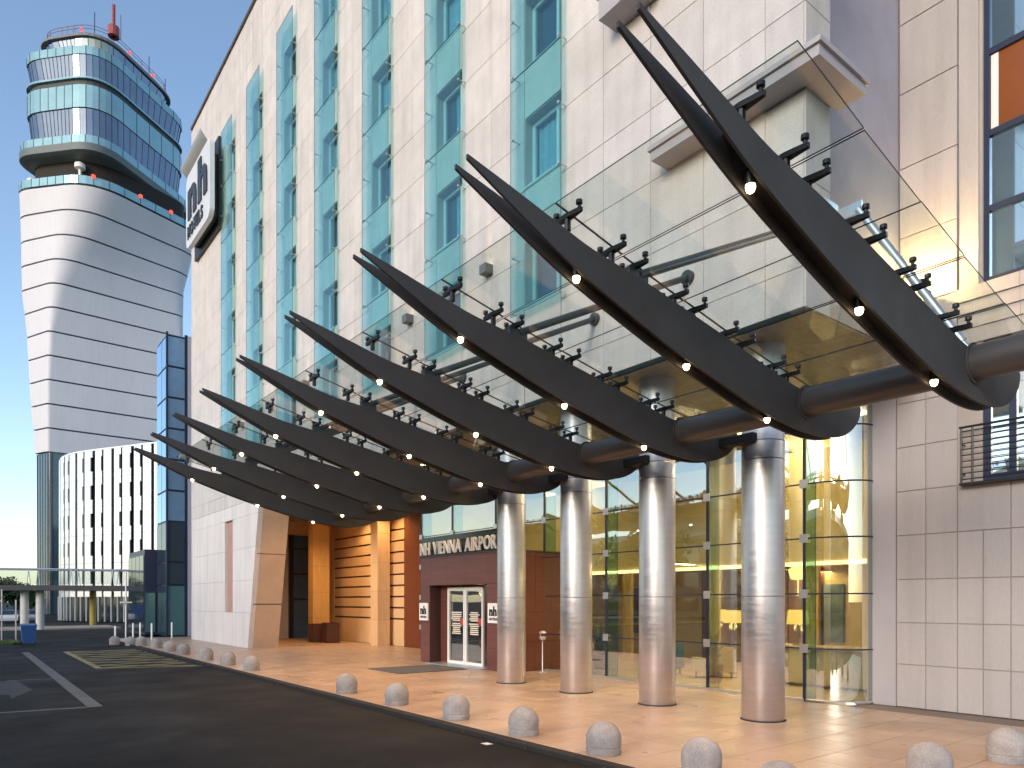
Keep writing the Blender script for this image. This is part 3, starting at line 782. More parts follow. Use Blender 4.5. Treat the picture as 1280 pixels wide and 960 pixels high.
# lettering above the porch
lt = root('roof_lettering', (14.15, 21.4, 4.0), 'white capital letters reading the hotel name above the porch', 'sign')
q = MB(); q.box(14.16, 14.2, 18.5, 24.1, 4.03, 4.07); q.box(14.16, 14.2, 18.5, 24.1, 4.52, 4.55)
for yy in (18.6, 20.4, 22.2, 23.9): q.box(14.165, 14.195, yy - .02, yy + .02, 4.0, 4.55)
O('letter_rail', q, BLACK, lt)
q = MB(); q.box(14.3, 14.42, PY0 + .05, 24.3, PH + .054, PH + .82); O('reflection_panel', q, mat('reflection_dark', (.022, .032, .027), .25, var=.3, scale=1.5), porch)  # added dark panel standing in for the dark reflection behind the letters
letters('NH VIENNA AIRPORT', .66, .06, (14.10, 24.05, 4.08), WHITE, lt, spacing=1.1, bold=.010, xs=.76)

# wall plates with the logo beside the door
def logo_plate(y, z, w_, h, x, label):
    t = root('logo_plate', (x, y, z), label, 'sign')
    q = MB(); q.box(x, x + .05, y - w_ / 2, y + w_ / 2, z - h / 2, z + h / 2); O('plate', q, WHITE, t)
    letters('nh', h * .62, .012, (x - .008, y + w_ * .34, z - h * .12), BLACK, t, spacing=.6, bold=.02, name='logo_letter')
    letters('HOTELS', h * .17, .01, (x - .007, y + w_ * .34, z - h * .36), BLACK, t, spacing=.9, bold=.004, name='logo_word', joined=True)
logo_plate(23.53, 1.92, .60, .66, PX0 - .075, 'white square logo plate left of the entrance doors')
logo_plate(19.05, 1.92, .60, .66, PX0 - .075, 'white square logo plate between entrance doors and steel column')

# big sign on the facade corner
sg = root('facade_sign', (11.0, 42, 22), 'large white rounded logo sign mounted high on the facade corner', 'sign')
def rrect(y0, y1, z0, z1, r, n=6):
    pts = []
    for (cy, cz, a0) in ((y1 - r, z1 - r, 0), (y0 + r, z1 - r, 90), (y0 + r, z0 + r, 180), (y1 - r, z0 + r, 270)):
        for k in range(n + 1):
            t = R(a0 + 90 * k / n); pts.append((cy + r * math.cos(t), cz + r * math.sin(t)))
    return pts
q = MB(); q.box(11.02, 11.17, 40.1, 45.1, 22.5, 27.4); O('back_plate', q, BLACK, sg)
q = MB(); q.prism(rrect(40.3, 44.4, 22.9, 26.6, .3), 10.68, 11.02, 'X'); O('sign_box', q, BLACK, sg)
q = MB(); q.prism(rrect(39.6, 44.6, 22.75, 26.95, .5), 10.44, 10.68, 'X'); O('sign_face', q, mat('sign_white', (.70, .70, .72), .35, metal=.2, var=.04), sg)
qv = MB(); vs = []
for k in range(7):
    t = R(90 * k / 6); xx = 10.46 - .36 * math.sin(t) ; zz_ = 26.95 + 1.3 * math.sin(t) * .3 + .5 * (1 - math.cos(t)) * .2
    vs += [(xx, 40.1, zz_), (xx, 44.5, zz_), (xx, 40.1, zz_ - .06), (xx, 44.5, zz_ - .06)]
fs = []
for k in range(6):
    b0 = 4 * k; fs += [(b0, b0 + 4, b0 + 5, b0 + 1), (b0 + 2, b0 + 3, b0 + 7, b0 + 6), (b0, b0 + 2, b0 + 6, b0 + 4), (b0 + 1, b0 + 5, b0 + 7, b0 + 3)]
fs += [(0, 1, 3, 2), (24, 26, 27, 25)]
qv.add(vs, fs); O('sign_hood', qv, mat('sign_hood', (.42, .42, .44), .4, metal=.5, var=.05), sg, smooth=40)
letters('nh', 3.1, .06, (10.40, 44.0, 24.35), BLACK, sg, spacing=1.0, bold=.13, xs=1.25, name='logo_letter')
letters('HOTELS', .95, .05, (10.40, 44.1, 23.2), BLACK, sg, spacing=1.0, bold=.03, xs=.85, name='logo_letter')

# ================================================================== CANOPY
can = root('entrance_canopy', (10, 14, 5), 'glass entrance canopy on nine curved dark grey steel fins', 'canopy')
FY = [3.93, 6.32, 8.83, 11.40, 14.0, 16.65, 19.2, 21.8, 24.25]
topP = [(4.2, 6.985), (4.8, 6.84), (5.4, 6.685), (6.03, 6.53), (6.99, 6.39), (7.54, 6.285), (8.65, 6.07), (9.6, 5.87), (10.5, 5.70), (11.3, 5.66), (12.0, 5.74), (12.42, 5.83)]
botP = [(4.2, 6.935), (5.0, 6.555), (5.76, 6.22), (6.7, 5.90), (7.59, 5.63), (8.65, 5.365), (9.29, 5.215), (10.0, 5.09), (10.7, 5.02), (11.3, 5.02), (11.8, 5.09), (12.2, 5.25), (12.47, 5.48), (12.55, 5.68)]
def interp(P, x):
    for (a0, b0), (a1, b1) in zip(P[:-1], P[1:]):
        if a0 <= x <= a1: return b0 + (b1 - b0) * (x - a0) / (a1 - a0)
    return P[-1][1]
def smoothP(P, n=4):
    out = []
    for i in range(len(P) - 1):
        p0 = P[max(i - 1, 0)]; p1 = P[i]; p2 = P[i + 1]; p3 = P[min(i + 2, len(P) - 1)]
        for k in range(n):
            t = k / n
            f = lambda a, b, c, d: .5 * (2 * b + (c - a) * t + (2 * a - 5 * b + 4 * c - d) * t * t + (3 * b - a - 3 * c + d) * t ** 3)
            out.append((f(p0[0], p1[0], p2[0], p3[0]), f(p0[1], p1[1], p2[1], p3[1])))
    out.append(P[-1]); return out
tS, bS = smoothP(topP), smoothP(botP)
outline = tS + list(reversed(bS))
plate = MB(); plate.prism(outline, -.016, .016, 'Y'); plate_me = plate.mesh('fin_plate', FIN)
wt = [(x, z - .05) for x, z in tS if 5.5 <= x <= 12.2]; wb_ = [(x, z + .11) for x, z in bS if 5.6 <= x <= 12.25]
web = MB(); web.prism(wt + list(reversed(wb_)), -.092, .092, 'Y'); web_me = web.mesh('fin_web', FIND)
dl = MB(); dl.lathe([(.055, .10), (.06, .02), (.05, -.02)], (0, 0, 0), 14); dl_me = dl.mesh('downlight', BLACK, 40)
bl = MB(); bl.lathe([(.012, .06), (.042, .03), (.047, -.005), (.035, -.045), (.012, -.06)], (0, 0, 0), 14); bl_me = bl.mesh('bulb', LAMPW, 50)
LX = [5.86, 7.92, 9.86]
for i, fy in enumerate(FY):
    fin = link('fin', web_me, can, loc=(0, fy, 0))
    for s in (-1, 1): link('fin_plate', plate_me, fin, loc=(0, fy + s * .11, 0))
    for lx in LX:
        bz = interp(botP, lx)
        link('downlight', dl_me, fin, loc=(lx, fy, bz + .035)); link('bulb', bl_me, fin, loc=(lx, fy, bz + .0))
        lamp('SPOT', (lx, fy, bz - .11), 74, (1, .59, .29), fin, (lx + .12, fy, 0), size=2.3, blend=.9, radius=.05)
# tubular beam
q = MB(); q.tube((10.78, 2.5, 5.50), (10.78, 24.6, 5.50), .24, 28); q.tube((10.78, 2.44, 5.50), (10.78, 2.5, 5.50), .20, 28)
O('tubular_beam', q, BEAM, can, smooth=40)
for fy in FY:
    for s in (-1, 1):
        q = MB(); q.tube((10.78, fy + s * .128, 5.50), (10.78, fy + s * .15, 5.50), .275, 28); O('beam_flange', q, FIN, can, smooth=40)
# glass panes
GE = [(5.52, 6.98), (6.66, 6.705), (7.86, 6.44), (8.98, 6.205), (10.2, 5.985), (11.45, 5.79)]
GYs = [3.25] + [(FY[i]) for i in range(1, 9)] + [24.9]
def canopy_pane(y0, y1, a0, a1):
    d = Vector((a1[0] - a0[0], a1[1] - a0[1])).normalized(); n_ = Vector((-d.y, d.x)) * .009
    p0 = Vector(a0) + d * .008; p1 = Vector(a1) - d * .008
    P = [p0 - n_, p1 - n_, p1 + n_, p0 + n_]
    q = MB(); q.prism([tuple(p) for p in P], y0 + .008, y1 - .008, 'Y')
    o_ = len(q.f) - 6      # caps 0,1 ; sides 2..5 (bottom, right end, top, left end)
    for k, mi in enumerate((1, 1, 0, 1, 0, 1)): q.mi[o_ + k] = mi
    O('glass_pane', q, [CGLASS, CEDGE], can)
for i in range(len(GYs) - 1):
    for k in range(5):
        a0, a1 = GE[k], GE[k + 1]
        dz = .012 * (k % 2)
        canopy_pane(GYs[i], GYs[i + 1], (a0[0], a0[1] - dz), (a1[0], a1[1] - dz))
# clamps
cl = MB()
for s in (-1, 1):
    P_ = [(-.05 * s, 0), (.05 * s, 0), (.02 * s, .24 * s), (-.02 * s, .24 * s)]
    cl.prism(P_, .0, .052, 'Z')
    cl.tube((0, s * .20, .04), (0, s * .20, .10), .02, 8); cl.lathe([(.028, .092), (.04, .098), (.04, .14), (.028, .147)], (0, s * .20, 0), 12)
cl.tube((0, 0, -.14), (0, 0, .01), .04, 8)
cl_me = cl.mesh('glass_clamp', CLAMP)
cxs = [5.72] + [GE[k][0] + s * .2 for k in range(1, 5) for s in (-1, 1)] + [11.2]
for fy in FY:
    for cx in cxs:
        for k in range(5):
            if GE[k][0] <= cx <= GE[k + 1][0]: zg = GE[k][1] + (GE[k + 1][1] - GE[k][1]) * (cx - GE[k][0]) / (GE[k + 1][0] - GE[k][0])
        link('glass_clamp', cl_me, can, loc=(cx, fy, zg - .085))
# sloping stay tubes to the facade
for i, fy in enumerate(FY[1:], 1):
    q = MB(); q.tube((6.95, fy, 6.52), (11.15, fy + .05, 8.58), .06, 14); q.tube((11.12, fy + .05, 8.58), (11.196, fy + .05, 8.58), .14, 16)
    q.box(6.75, 7.1, fy - .04, fy + .04, 6.33, 6.58)
    O('stay_tube', q, TUBEG, can, smooth=40)
q = MB(); q.tube((11.95, 5.94, 8.89), (12.2, 4.46, 6.30), .065, 16); q.tube((12.2, 4.46, 6.30), (12.24, 4.1, 5.80), .04, 12)
q.box(11.70, 12.20, 6.42, 6.455, 8.75, 9.25); q.box(11.92, 11.98, 5.88, 6.42, 8.82, 9.02)
O('corner_stay', q, TUBES, can, smooth=40)

# ================================================================== COLUMNS
CY = [8.05, 10.73, 13.40, 16.1]
clab = ['brushed steel column beside the curved glass corner', 'second brushed steel column counted from the curved glass corner',
        'third brushed steel column from the curved glass corner, nearest the ashtray', 'brushed steel column standing in front of the red wood porch']
for cy, lb_ in zip(CY, clab):
    cx = 12.42
    t = root('steel_column', (cx, cy, 0), lb_, 'column', 'steel columns under the canopy')
    q = MB(); q.lathe([(.40, 0), (.405, .01), (.405, 2.395), (.399, 2.4)], (cx, cy, 0), 40); O('lower_sleeve', q, STEEL, t, smooth=30)
    q = MB(); q.lathe([(.399, 2.408), (.405, 2.413), (.405, 5.03), (.399, 5.035)], (cx, cy, 0), 40); O('upper_sleeve', q, STEEL, t, smooth=30)
    q = MB(); q.lathe([(.385, 2.38), (.385, 5.4)], (cx, cy, 0), 30); O('core', q, BLACK, t, smooth=30)
    q = MB(); q.lathe([(.398, 5.045), (.405, 5.05), (.405, 5.38), (.398, 5.39)], (cx, cy, 0), 40); O('collar', q, STEEL, t, smooth=30)
    q = MB(); q.lathe([(.40, 5.40), (.40, SOF - .004)], (cx, cy, 0), 40); O('head_sleeve', q, mat('head_paint', (.52, .56, .62), .35, var=.06, metal=.2), t, smooth=30)
    q = MB(); q.lathe([(.43, .0), (.43, .012), (.41, .014)], (cx, cy, 0), 36); O('base_ring', q, KERB, t, smooth=30)
    near = min(FY, key=lambda f: abs(f - cy - .75))
    q = MB(); q.box(11.9, 12.15, cy - .12, near + .0, 5.36, 5.52); O('bracket', q, FIND, t)

# ================================================================== BOLLARDS
bm_ = MB(); prof = [(.255, 0), (.262, .02), (.262, .10), (.256, .106), (.256, .118), (.264, .124), (.268, .23)]
for k in range(1, 9):
    t = R(90 * k / 8); prof.append((max(.268 * math.cos(t), .012), .23 + .262 * math.sin(t)))
bm_.lathe(prof, (0, 0, 0), 28); bol_me = bm_.mesh('bollard', CONC, 35)
BY = [7.72, 9.66, 11.78, 14.2, 16.8, 24.25, 26.9, 29.8, 33.4, 36.0, 38.9, 41.4]
ORD = ['first', 'second', 'third', 'fourth', 'fifth', 'sixth', 'seventh', 'eighth']
for k, y in enumerate(BY):
    lb_ = ORD[4 - k] + ' kerb bollard after the gap in the row, going towards the tiled wall' if k < 5 else ORD[k - 5] + ' kerb bollard after the gap in the row, going towards the yellow hatching'
    link('bollard', bol_me, None, loc=(7.72 if y < 40 else 7.5, y, 0), rotz=random.uniform(0, 6), label=lb_, cat='bollard', group='bollards along the kerb')
for (x, y, lb_) in ((7.3, 43.2, 'domed bollard past the yellow hatching, second last of the row'), (6.75, 44.6, 'last domed bollard of the row, beside the lone white post')):
    link('bollard', bol_me, None, loc=(x, y, -.086), rotz=1.3 * y, label=lb_, cat='bollard', group='bollards at the far end')
link('bollard', bol_me, None, loc=(7.86, 6.02, 0), label='domed concrete bollard at the near corner of the kerb', cat='bollard', group='bollards along the kerb')
link('bollard', bol_me, None, loc=(7.62, 4.72, -.06), label='low sunk bollard of which only the dome shows', cat='bollard')
link('bollard', bol_me, None, loc=(9.9, 4.0, 0), label='domed concrete bollard standing alone in the middle of the paving', cat='bollard')
link('bollard', bol_me, None, loc=(11.95, 3.78, 0), label='domed concrete bollard in front of the tiled stone wall', cat='bollard')

# ================================================================== SMALL THINGS ON THE FORECOURT
q = MB(); q.box(11.0, 13.6, 20.1, 22.3, .002, .022)
mto = O('door_mat', q, mat('mat_fibre', (.10, .095, .09), .95, var=.2, scale=8, bump=.6, bscale=150), label='grey door mat lying in front of the entrance', cat='mat')
ash = root('ashtray_stand', (15.05, 17.85, 0), 'slim steel ashtray stand against the red wood porch side', 'ashtray')
q = MB(); q.lathe([(.16, 0), (.16, .02), (.03, .035), (.02, .06), (.02, 1.05)], (15.05, 17.85, 0), 18); O('stand', q, ALU, ash, smooth=40)
q = MB(); q.lathe([(.03, 1.02), (.10, 1.06), (.12, 1.15), (.105, 1.15), (.09, 1.09)], (15.05, 17.85, 0), 18); O('bowl', q, ALU, ash, smooth=40)
q = MB(); q.lathe([(.13, 1.27), (.10, 1.33), (.02, 1.36)], (15.05, 17.85, 0), 18); q.tube((15.05, 17.95, 1.12), (15.05, 17.96, 1.30), .012, 6); O('hood', q, ALU, ash, smooth=40)
def planter(x, y, s, h, label):
    t = root('planter', (x, y, 0), label, 'planter')
    q = MB(); o_ = s / 2
    q.prism([(x - o_ + .03, y - o_ + .03), (x + o_ - .03, y - o_ + .03), (x + o_ - .03, y + o_ - .03), (x - o_ + .03, y + o_ - .03)], 0, .05, 'Z')
    for (a0, a1, b0, b1) in ((-o_, -o_ + .05, -o_, o_), (o_ - .05, o_, -o_, o_), (-o_ + .05, o_ - .05, -o_, -o_ + .05), (-o_ + .05, o_ - .05, o_ - .05, o_)): q.box(x + a0, x + a1, y + b0, y + b1, .05, h)
    O('planter_box', q, mat('planter_brown', (.085, .035, .024), .5, var=.15), t)
    q = MB(); q.box(x - o_ + .051, x + o_ - .051, y - o_ + .051, y + o_ - .051, h - .12, h - .06); O('soil', q, mat('soil', (.05, .035, .025), .95), t)
planter(16.45, 37.9, .75, 1.12, 'square dark brown planter in front of the boarded wall')
planter(15.95, 38.75, .66, 1.05, 'smaller brown planter beside the amber pillar')
# spotlight boxes on the facade between the window strips
for k, yc in enumerate([15.45 + 4.2 * k for k in range(6)]):
    t = root('facade_uplight', (11.0, yc, 11.1), ORD[k] + ' grey uplight box between window strips, counted from the stone ledges', 'wall light', 'uplights on the facade')
    q = MB(); q.box(10.94, 11.196, yc - .14, yc + .14, 11.0, 11.24); O('lamp_box', q, mat('lamp_grey', (.16, .16, .16), .5), t)
    q = MB(); q.box(10.97, 11.17, yc - .10, yc + .10, 11.242, 11.25); O('lamp_lens', q, emis('uplight_lens', (1, .72, .4), 4), t)
    lamp('SPOT', (11.06, yc, 11.30), 22, (1, .62, .33), t, (11.16, yc, 14), size=.6, blend=.8, radius=.04)
for k, (xq, yq, lb_) in enumerate(((15.22, 10.3, 'round in-ground light at the glass between first and second columns'), (15.22, 13.0, 'round in-ground light at the glass between second and third columns'), (15.75, 8.0, 'round in-ground light at the foot of the curved glass'))):
    t = root('ground_light', (xq, yq, 0), lb_, 'ground light')
    q = MB(); q.lathe([(.12, -.01), (.12, .008), (.10, .010)], (xq, yq, 0), 18); O('trim_ring', q, ALU, t, smooth=30)
    q = MB(); q.lathe([(.095, .0), (.095, .0125)], (xq, yq, 0), 18); O('lens', q, emis('ground_lens', (1, .8, .5), 1.5), t)
# wall sconces
def sconce(x, y, z, label, e, wall_n, off=0.):
    t = root('wall_sconce', (x, y, z), label, 'wall light')
    q = MB(); q.lathe([(.05, -.16), (.12, -.05), (.16, .02), (.14, .02)], (x, y, z), 18); O('bowl', q, BLACK, t, smooth=40)
    q = MB(); q.lathe([(.05, .0), (.10, .04), (.06, .09)], (x, y, z), 14); O('bulb', q, emis('sconce_bulb', (1, .74, .35), 6), t, smooth=50)
    q = MB(); q.tube((x, y, z - .08), (x + wall_n[0], y + wall_n[1], z - .08), .03, 8); O('arm', q, BLACK, t)
    lamp('POINT', (x - off, y, z + .22), e, (1, .66, .28), t, radius=.06)
sconce(15.78, 6.55, 8.92, 'black uplight sconce glowing on the stone pilaster', 125, (.55, 0), .12)
sconce(12.35, 6.95, 7.6, 'yellow sconce glowing on the lavender wall beside the corner', 20, (0, .4))
# recessed soffit downlights
for (xq, yq, wh) in ((13.6, 38.5, 'beside the canted pier'), (15.2, 36.0, 'over the open paving between pier and boarded wall'), (16.9, 36.2, 'over the brown planters'), (16.9, 32.4, 'by the square pillar and red wood slab'),
                     (13.2, 32.0, 'just inside the canted pier edge'), (13.2, 27.5, 'between the porch and the boarded wall'), (13.2, 22.3, 'over the door mat'), (13.2, 19.6, 'in front of the right logo plate'), (13.5, 14.75, 'between the third and fourth steel columns'), (13.5, 9.4, 'between the first and second steel columns')):
    t = root('soffit_downlight', (xq, yq, SOF - .05), 'round glowing soffit downlight ' + wh, 'ceiling light', 'downlights in the soffit')
    q = MB(); q.lathe([(.13, -.03), (.13, -.005), (.10, -.004)], (xq, yq, SOF), 18); O('trim_ring', q, ALU, t, smooth=30)
    q = MB(); q.lathe([(.095, -.028), (.095, -.036)], (xq, yq, SOF), 18); O('lens', q, emis('downlight_lens', (1, .75, .42), 14), t)
    lamp('SPOT', (xq, yq, SOF - .10), 230 if yq > 31 else 105, (1, .60, .27), t, (xq, yq + .01, 0), size=2.4, blend=.8, radius=.08)

# ================================================================== BLUE GLASS BUILDING
blu = root('blue_glass_building', (12, 55, 0), 'narrow dark blue glass building next to the hotel end', 'building')
UX, UY, UH = 10.75, 51.1, 20.0
q = MB(); q.box(UX + .1, 26, UY + .1, UY + 3.2, 0, UH - .02); O('core', q, BLUEFR, blu)
zl = [0, 3.4, 4.9, 7.6] + [7.6 + 2.05 * k for k in range(1, 7)] + [UH]
for k in range(len(zl) - 1):
    z0, z1 = zl[k] + .07, zl[k + 1] - .07
    m_ = BPANE if k not in (1, 2) else DPANE
    q = MB(); q.box(UX + .12, UX + 1.12, UY + .05, UY + .097, z0, z1); O('front_pane', q, m_ if k else mat('teal_pane', (.12, .26, .27), .1, var=.05, metal=.5), blu)
    for j in range(2):
        q = MB(); q.box(UX + .05, UX + .097, UY + .14 + j * 1.55, UY + .14 + j * 1.55 + 1.45, z0, z1); O('side_pane', q, BPANE if k > 2 else DPANE, blu)
q = MB(); q.box(UX - .02, UX + .10, UY - .02, UY + .12, 0, UH + .1); q.box(UX + 1.13, UX + 1.30, UY - .02, UY + .11, 0, UH + .1); O('corner_mullion', q, BLUEFR, blu)
q = MB(); q.box(UX + 1.302, 26, UY - .03, UY + .09, 0, UH + .05); O('lavender_pier', q, mat('lavender_panel', (.42, .42, .50), .5, var=.05), blu)
q = MB(); q.box(10.05, 16, UY + 3.25, 60, 0, 5.9); O('podium', q, BLUEFR, blu)
for j in range(4):
    q = MB(); q.box(10.0, 10.048, 54.5 + j * 1.4, 55.8 + j * 1.4, .2, 5.5); O('podium_pane', q, DPANE, blu)
q = MB(); q.box(10.1, UX - .05, UY + 3.19, UY + 3.248, .2, 2.9); O('podium_door', q, mat('teal_pane', (.12, .26, .27)), blu)

# ================================================================== CURVED WHITE OFFICE
off = root('office_building', (16, 100, 0), 'curved white panel office building with narrow dark window slots', 'building')
path = [(10.6, 112), (9.7, 104.5), (9.9, 101), (10.6, 98.3), (12.2, 95), (13.7, 92.3), (15.24, 89.5), (17.2, 86.0), (19.5, 82.0)]
PS = smoothP(path, 10)
q = MB(); q.prism([(x + .45, y + .12) for x, y in PS] + [(40, 82), (40, 112)], 0, 19.6, 'Z'); O('dark_core', q, mat('slot_glass', (.02, .03, .035), .15, spec=.8), off)
cum = [0]
for p0, p1 in zip(PS[:-1], PS[1:]): cum.append(cum[-1] + math.dist(p0, p1))
def at(s):
    for k in range(len(cum) - 1):
        if cum[k] <= s <= cum[k + 1]:
            t = (s - cum[k]) / (cum[k + 1] - cum[k]); return (PS[k][0] + (PS[k + 1][0] - PS[k][0]) * t, PS[k][1] + (PS[k + 1][1] - PS[k][1]) * t)
    return PS[-1]
OW = mat('office_panel', (.80, .80, .78), .22, metal=.3, var=.03, objvar=.03)
s = .3; col_i = 0
while s < cum[-1] - 1.4:
    wv = (1.25, 1.1, 1.35, 1.1)[col_i % 4]; gap = (.46, .26, .50, .30)[col_i % 4]
    p0, p1 = at(s), at(s + wv)
    dx, dy = p1[0] - p0[0], p1[1] - p0[1]; L_ = math.hypot(dx, dy)
    for k in range(6):
        z0 = .25 + 3.25 * k
        notch = .34 if col_i % 4 else 0.
        z1 = z0 + 3.22
        qp = MB()
        nxv, nyv = dy / L_ * .12, -dx / L_ * .12
        def bit(t0, t1, za, zb):
            a0 = (p0[0] + dx * t0, p0[1] + dy * t0); b0 = (p0[0] + dx * t1, p0[1] + dy * t1)
            qp.prism([a0, b0, (b0[0] + nxv * -1, b0[1] + nyv * -1), (a0[0] - nxv, a0[1] - nyv)], za, zb, 'Z')
        if k == 0: z0 += 2.6
        if notch:
            if k: bit(0, 1, z0, z0 + .85); bit(0, (.82, .74, .86)[col_i % 3], z0 + .85, z0 + 2.5)
            bit(0, 1, z0 + 2.5 if k else z0, z1)
        else: bit(0, 1, z0, z1)
        O('facade_panel', qp, OW, off)
    s += wv + gap; col_i += 1
sp_ = .6
while sp_ < cum[-1] - .5:
    pz = at(sp_); q = MB(); q.box(pz[0] - .10, pz[0] + .02, pz[1] - .09, pz[1] + .09, 0, 2.9); O('ground_floor_post', q, OW, off); sp_ += 1.05
q = MB(); q.prism([(x + .1, y) for x, y in PS] + [(40, 82), (40, 112)], 19.78, 19.95, 'Z'); O('roof_slab', q, OW, off)

# ================================================================== CONTROL TOWER
tw = root('control_tower', (22, 150, 0), 'tall white airport control tower with teal glass crown', 'tower')
Sn, Cn = math.sin(TH), math.cos(TH)
def rd(r, d): return (Sn * d + Cn * r, Cn * d - Sn * r)
def nrm(v): l = math.hypot(*v); return (v[0] / l, v[1] / l)
#      z     corner (r, d)    long side        short side      lengths     rounding
LV = [(0,    -85.2, 131.0,  .766, .643,  -.87, .49,  22.0, 4.4,  .5),
      (29.5, -85.2, 131.0,  .766, .643,  -.87, .49,  22.0, 4.6,  .5),
      (42,   -85.2, 131.0,  .766, .643,  -.87, .49,  23.0, 6.4,  .6),
      (52,   -84.9, 131.0,  .750, .661,  -.87, .49,  23.6, 8.2,  .9),
      (60,   -84.0, 130.8,  .715, .70,   -.90, .43,  23.8, 10.9, 2.2),
      (66,   -82.2, 130.5,  .655, .755,  -.93, .36,  23.8, 13.3, 3.8),
      (72,   -79.4, 130.2,  .58,  .815,  -.96, .27,  24.4, 16.2, 5.2),
      (78.2, -76.2, 129.8,  .50,  .866,  -.98, .17,  24.6, 18.8, 6.0)]
CW = (-74.4, 128.6, .25, .968, -.985, .17, 26.4, 19.4, 5.6)
def section(p_, sc=1.0, nseg=8):
    cr_, cd_, ax, ay, bx, by, la, lb, rr = p_
    e1, e2 = nrm((ax, ay)), nrm((bx, by))
    cs = [(cr_, cd_), (cr_ + e1[0] * la, cd_ + e1[1] * la), (cr_ + e1[0] * la + e2[0] * lb, cd_ + e1[1] * la + e2[1] * lb), (cr_ + e2[0] * lb, cd_ + e2[1] * lb)]
    cen = (sum(p[0] for p in cs) / 4, sum(p[1] for p in cs) / 4)
    cs = [(cen[0] + (p[0] - cen[0]) * sc, cen[1] + (p[1] - cen[1]) * sc) for p in cs]
    pts = []
    for i in range(4):
        p = cs[i]; a0 = cs[i - 1]; b0 = cs[(i + 1) % 4]
        la_, lb__ = math.dist(p, a0), math.dist(p, b0)
        qa = min(rr, .48 * la_) / la_; qb = min(rr, .48 * lb__) / lb__
        A0 = (p[0] + (a0[0] - p[0]) * qa, p[1] + (a0[1] - p[1]) * qa); B0 = (p[0] + (b0[0] - p[0]) * qb, p[1] + (b0[1] - p[1]) * qb)
        for k in range(nseg + 1):
            t = k / nseg
            pts.append(tuple((1 - t) ** 2 * A0[j] + 2 * t * (1 - t) * p[j] + t * t * B0[j] for j in (0, 1)))
        qe = min(rr, .48 * lb__) / lb__
        Bn = (b0[0] + (p[0] - b0[0]) * qe, b0[1] + (p[1] - b0[1]) * qe)
        for k in range(1, 8):
            t = k / 8; pts.append((B0[0] + (Bn[0] - B0[0]) * t, B0[1] + (Bn[1] - B0[1]) * t))
    return [rd(*p) for p in pts]
def lv(z):
    for a0, b0 in zip(LV[:-1], LV[1:]):
        if a0[0] <= z <= b0[0]:
            t = (z - a0[0]) / (b0[0] - a0[0]); return tuple(a0[k] + (b0[k] - a0[k]) * t for k in range(1, 10))
    return LV[-1][1:]
ZS = 1.01
def ring(zs, scs, name, m, parent=tw, params=None, smooth=None, cap=False, mull=None, mm=None):
    mb = MB(); n = None; secs = []
    for z, sc in zip(zs, scs):
        pp_ = params if params else lv(min(z, 78.2))
        P = section(pp_, sc); n = len(P); secs.append([(x, y, z * ZS) for x, y in P])
    vs = [p for s_ in secs for p in s_]
    fs = []
    for i in range(len(secs) - 1):
        for k in range(n):
            k2 = (k + 1) % n; fs.append((i * n + k, (i + 1) * n + k, (i + 1) * n + k2, i * n + k2))
    fs.append(tuple(range(n))); fs.append(tuple(reversed(range((len(secs) - 1) * n, len(secs) * n))))
    mb.add(vs, fs); o = O(name, mb, m, parent, smooth=smooth)
    if mull:
        q = MB()
        for k in range(0, n, mull):
            a0 = Vector(secs[0][k]); b0 = Vector(secs[-1][k]); q.tube(a0, b0, .07, 4, cap=False)
        O('mullions', q, mm or BLUEFR, o, kind='stuff')
    return o
TW = mat('tower_membrane', (.55, .56, .615), .6, streak=.06, var=.05, scale=.15, stretch=(1, 1, .3))
TD = mat('tower_core', (.03, .04, .05), .6, var=.1)
TT = mat('tower_teal', (.27, .45, .48), .14, var=.10, scale=.4, metal=.4)
TG = mat('tower_window', (.17, .20, .24), .04, var=.10, scale=.5, metal=.85)
TGD = mat('tower_shaft_glass', (.05, .085, .11), .1, var=.2, scale=.3, spec=.8)
q_ = ring([0, 29.4], [.97, .97], 'shaft_glass', TGD, mull=2)
ring([29.3 + 2.44 * q for q in range(21)], [.955] * 21, 'shaft_core', TD)
zb_ = 29.6; nb = 11; hb = (78.1 - 29.6) / nb
for k in range(nb):
    z0, z1 = zb_ + k * hb, zb_ + (k + 1) * hb - .30
    ring([z0 + (z1 - z0) * q / 4 for q in range(5)], [1] * 5, 'cladding_band', TW, smooth=30)
TOPP = LV[-1][1:]
ring([78.15, 79.6], [1.0, 1.0], 'lower_balustrade', TT, params=TOPP, mull=2, mm=TD)
ring([78.1, 83.4], [.86, .86], 'recess_core', mat('recess_dark', (.012, .010, .010), .8), params=TOPP)
ring([83.0, 83.5, 84.8], [.93, 1.0, 1.0], 'ring_slab', mat('ring_slab', (.09, .12, .125), .5), params=CW, smooth=40)
ring([84.8, 86.3], [.985, .985], 'upper_balustrade', TT, params=CW, mull=2, mm=TD)
ring([84.9, 91.8], [.865, .91], 'window_ring', TG, params=CW, mull=1, mm=BLUEFR)
ring([91.8, 95.9], [.925, .925], 'spandrel_ring', TT, params=CW, mull=2, mm=TD)
ring([95.95, 97.0], [.90, .90], 'shadow_gap', TD, params=CW)
ring([97.0, 97.35], [.935, .935], 'rail_ring', TT, params=CW)
ring([97.35, 101.4], [.88, .92], 'window_ring', TG, params=CW, mull=1, mm=BLUEFR)
ring([101.4, 102.9], [.93, .93], 'spandrel_ring', TT, params=CW, mull=2, mm=TD)
ring([102.9, 106.2], [.70, .76], 'cab_window', TG, params=CW, mull=2, mm=BLUEFR)
ring([106.2, 106.6, 107.6], [.80, .80, .72], 'cab_roof', mat('cab_roof', (.17, .16, .17), .6), params=CW)
q = MB()
Pq = section(CW, .74)
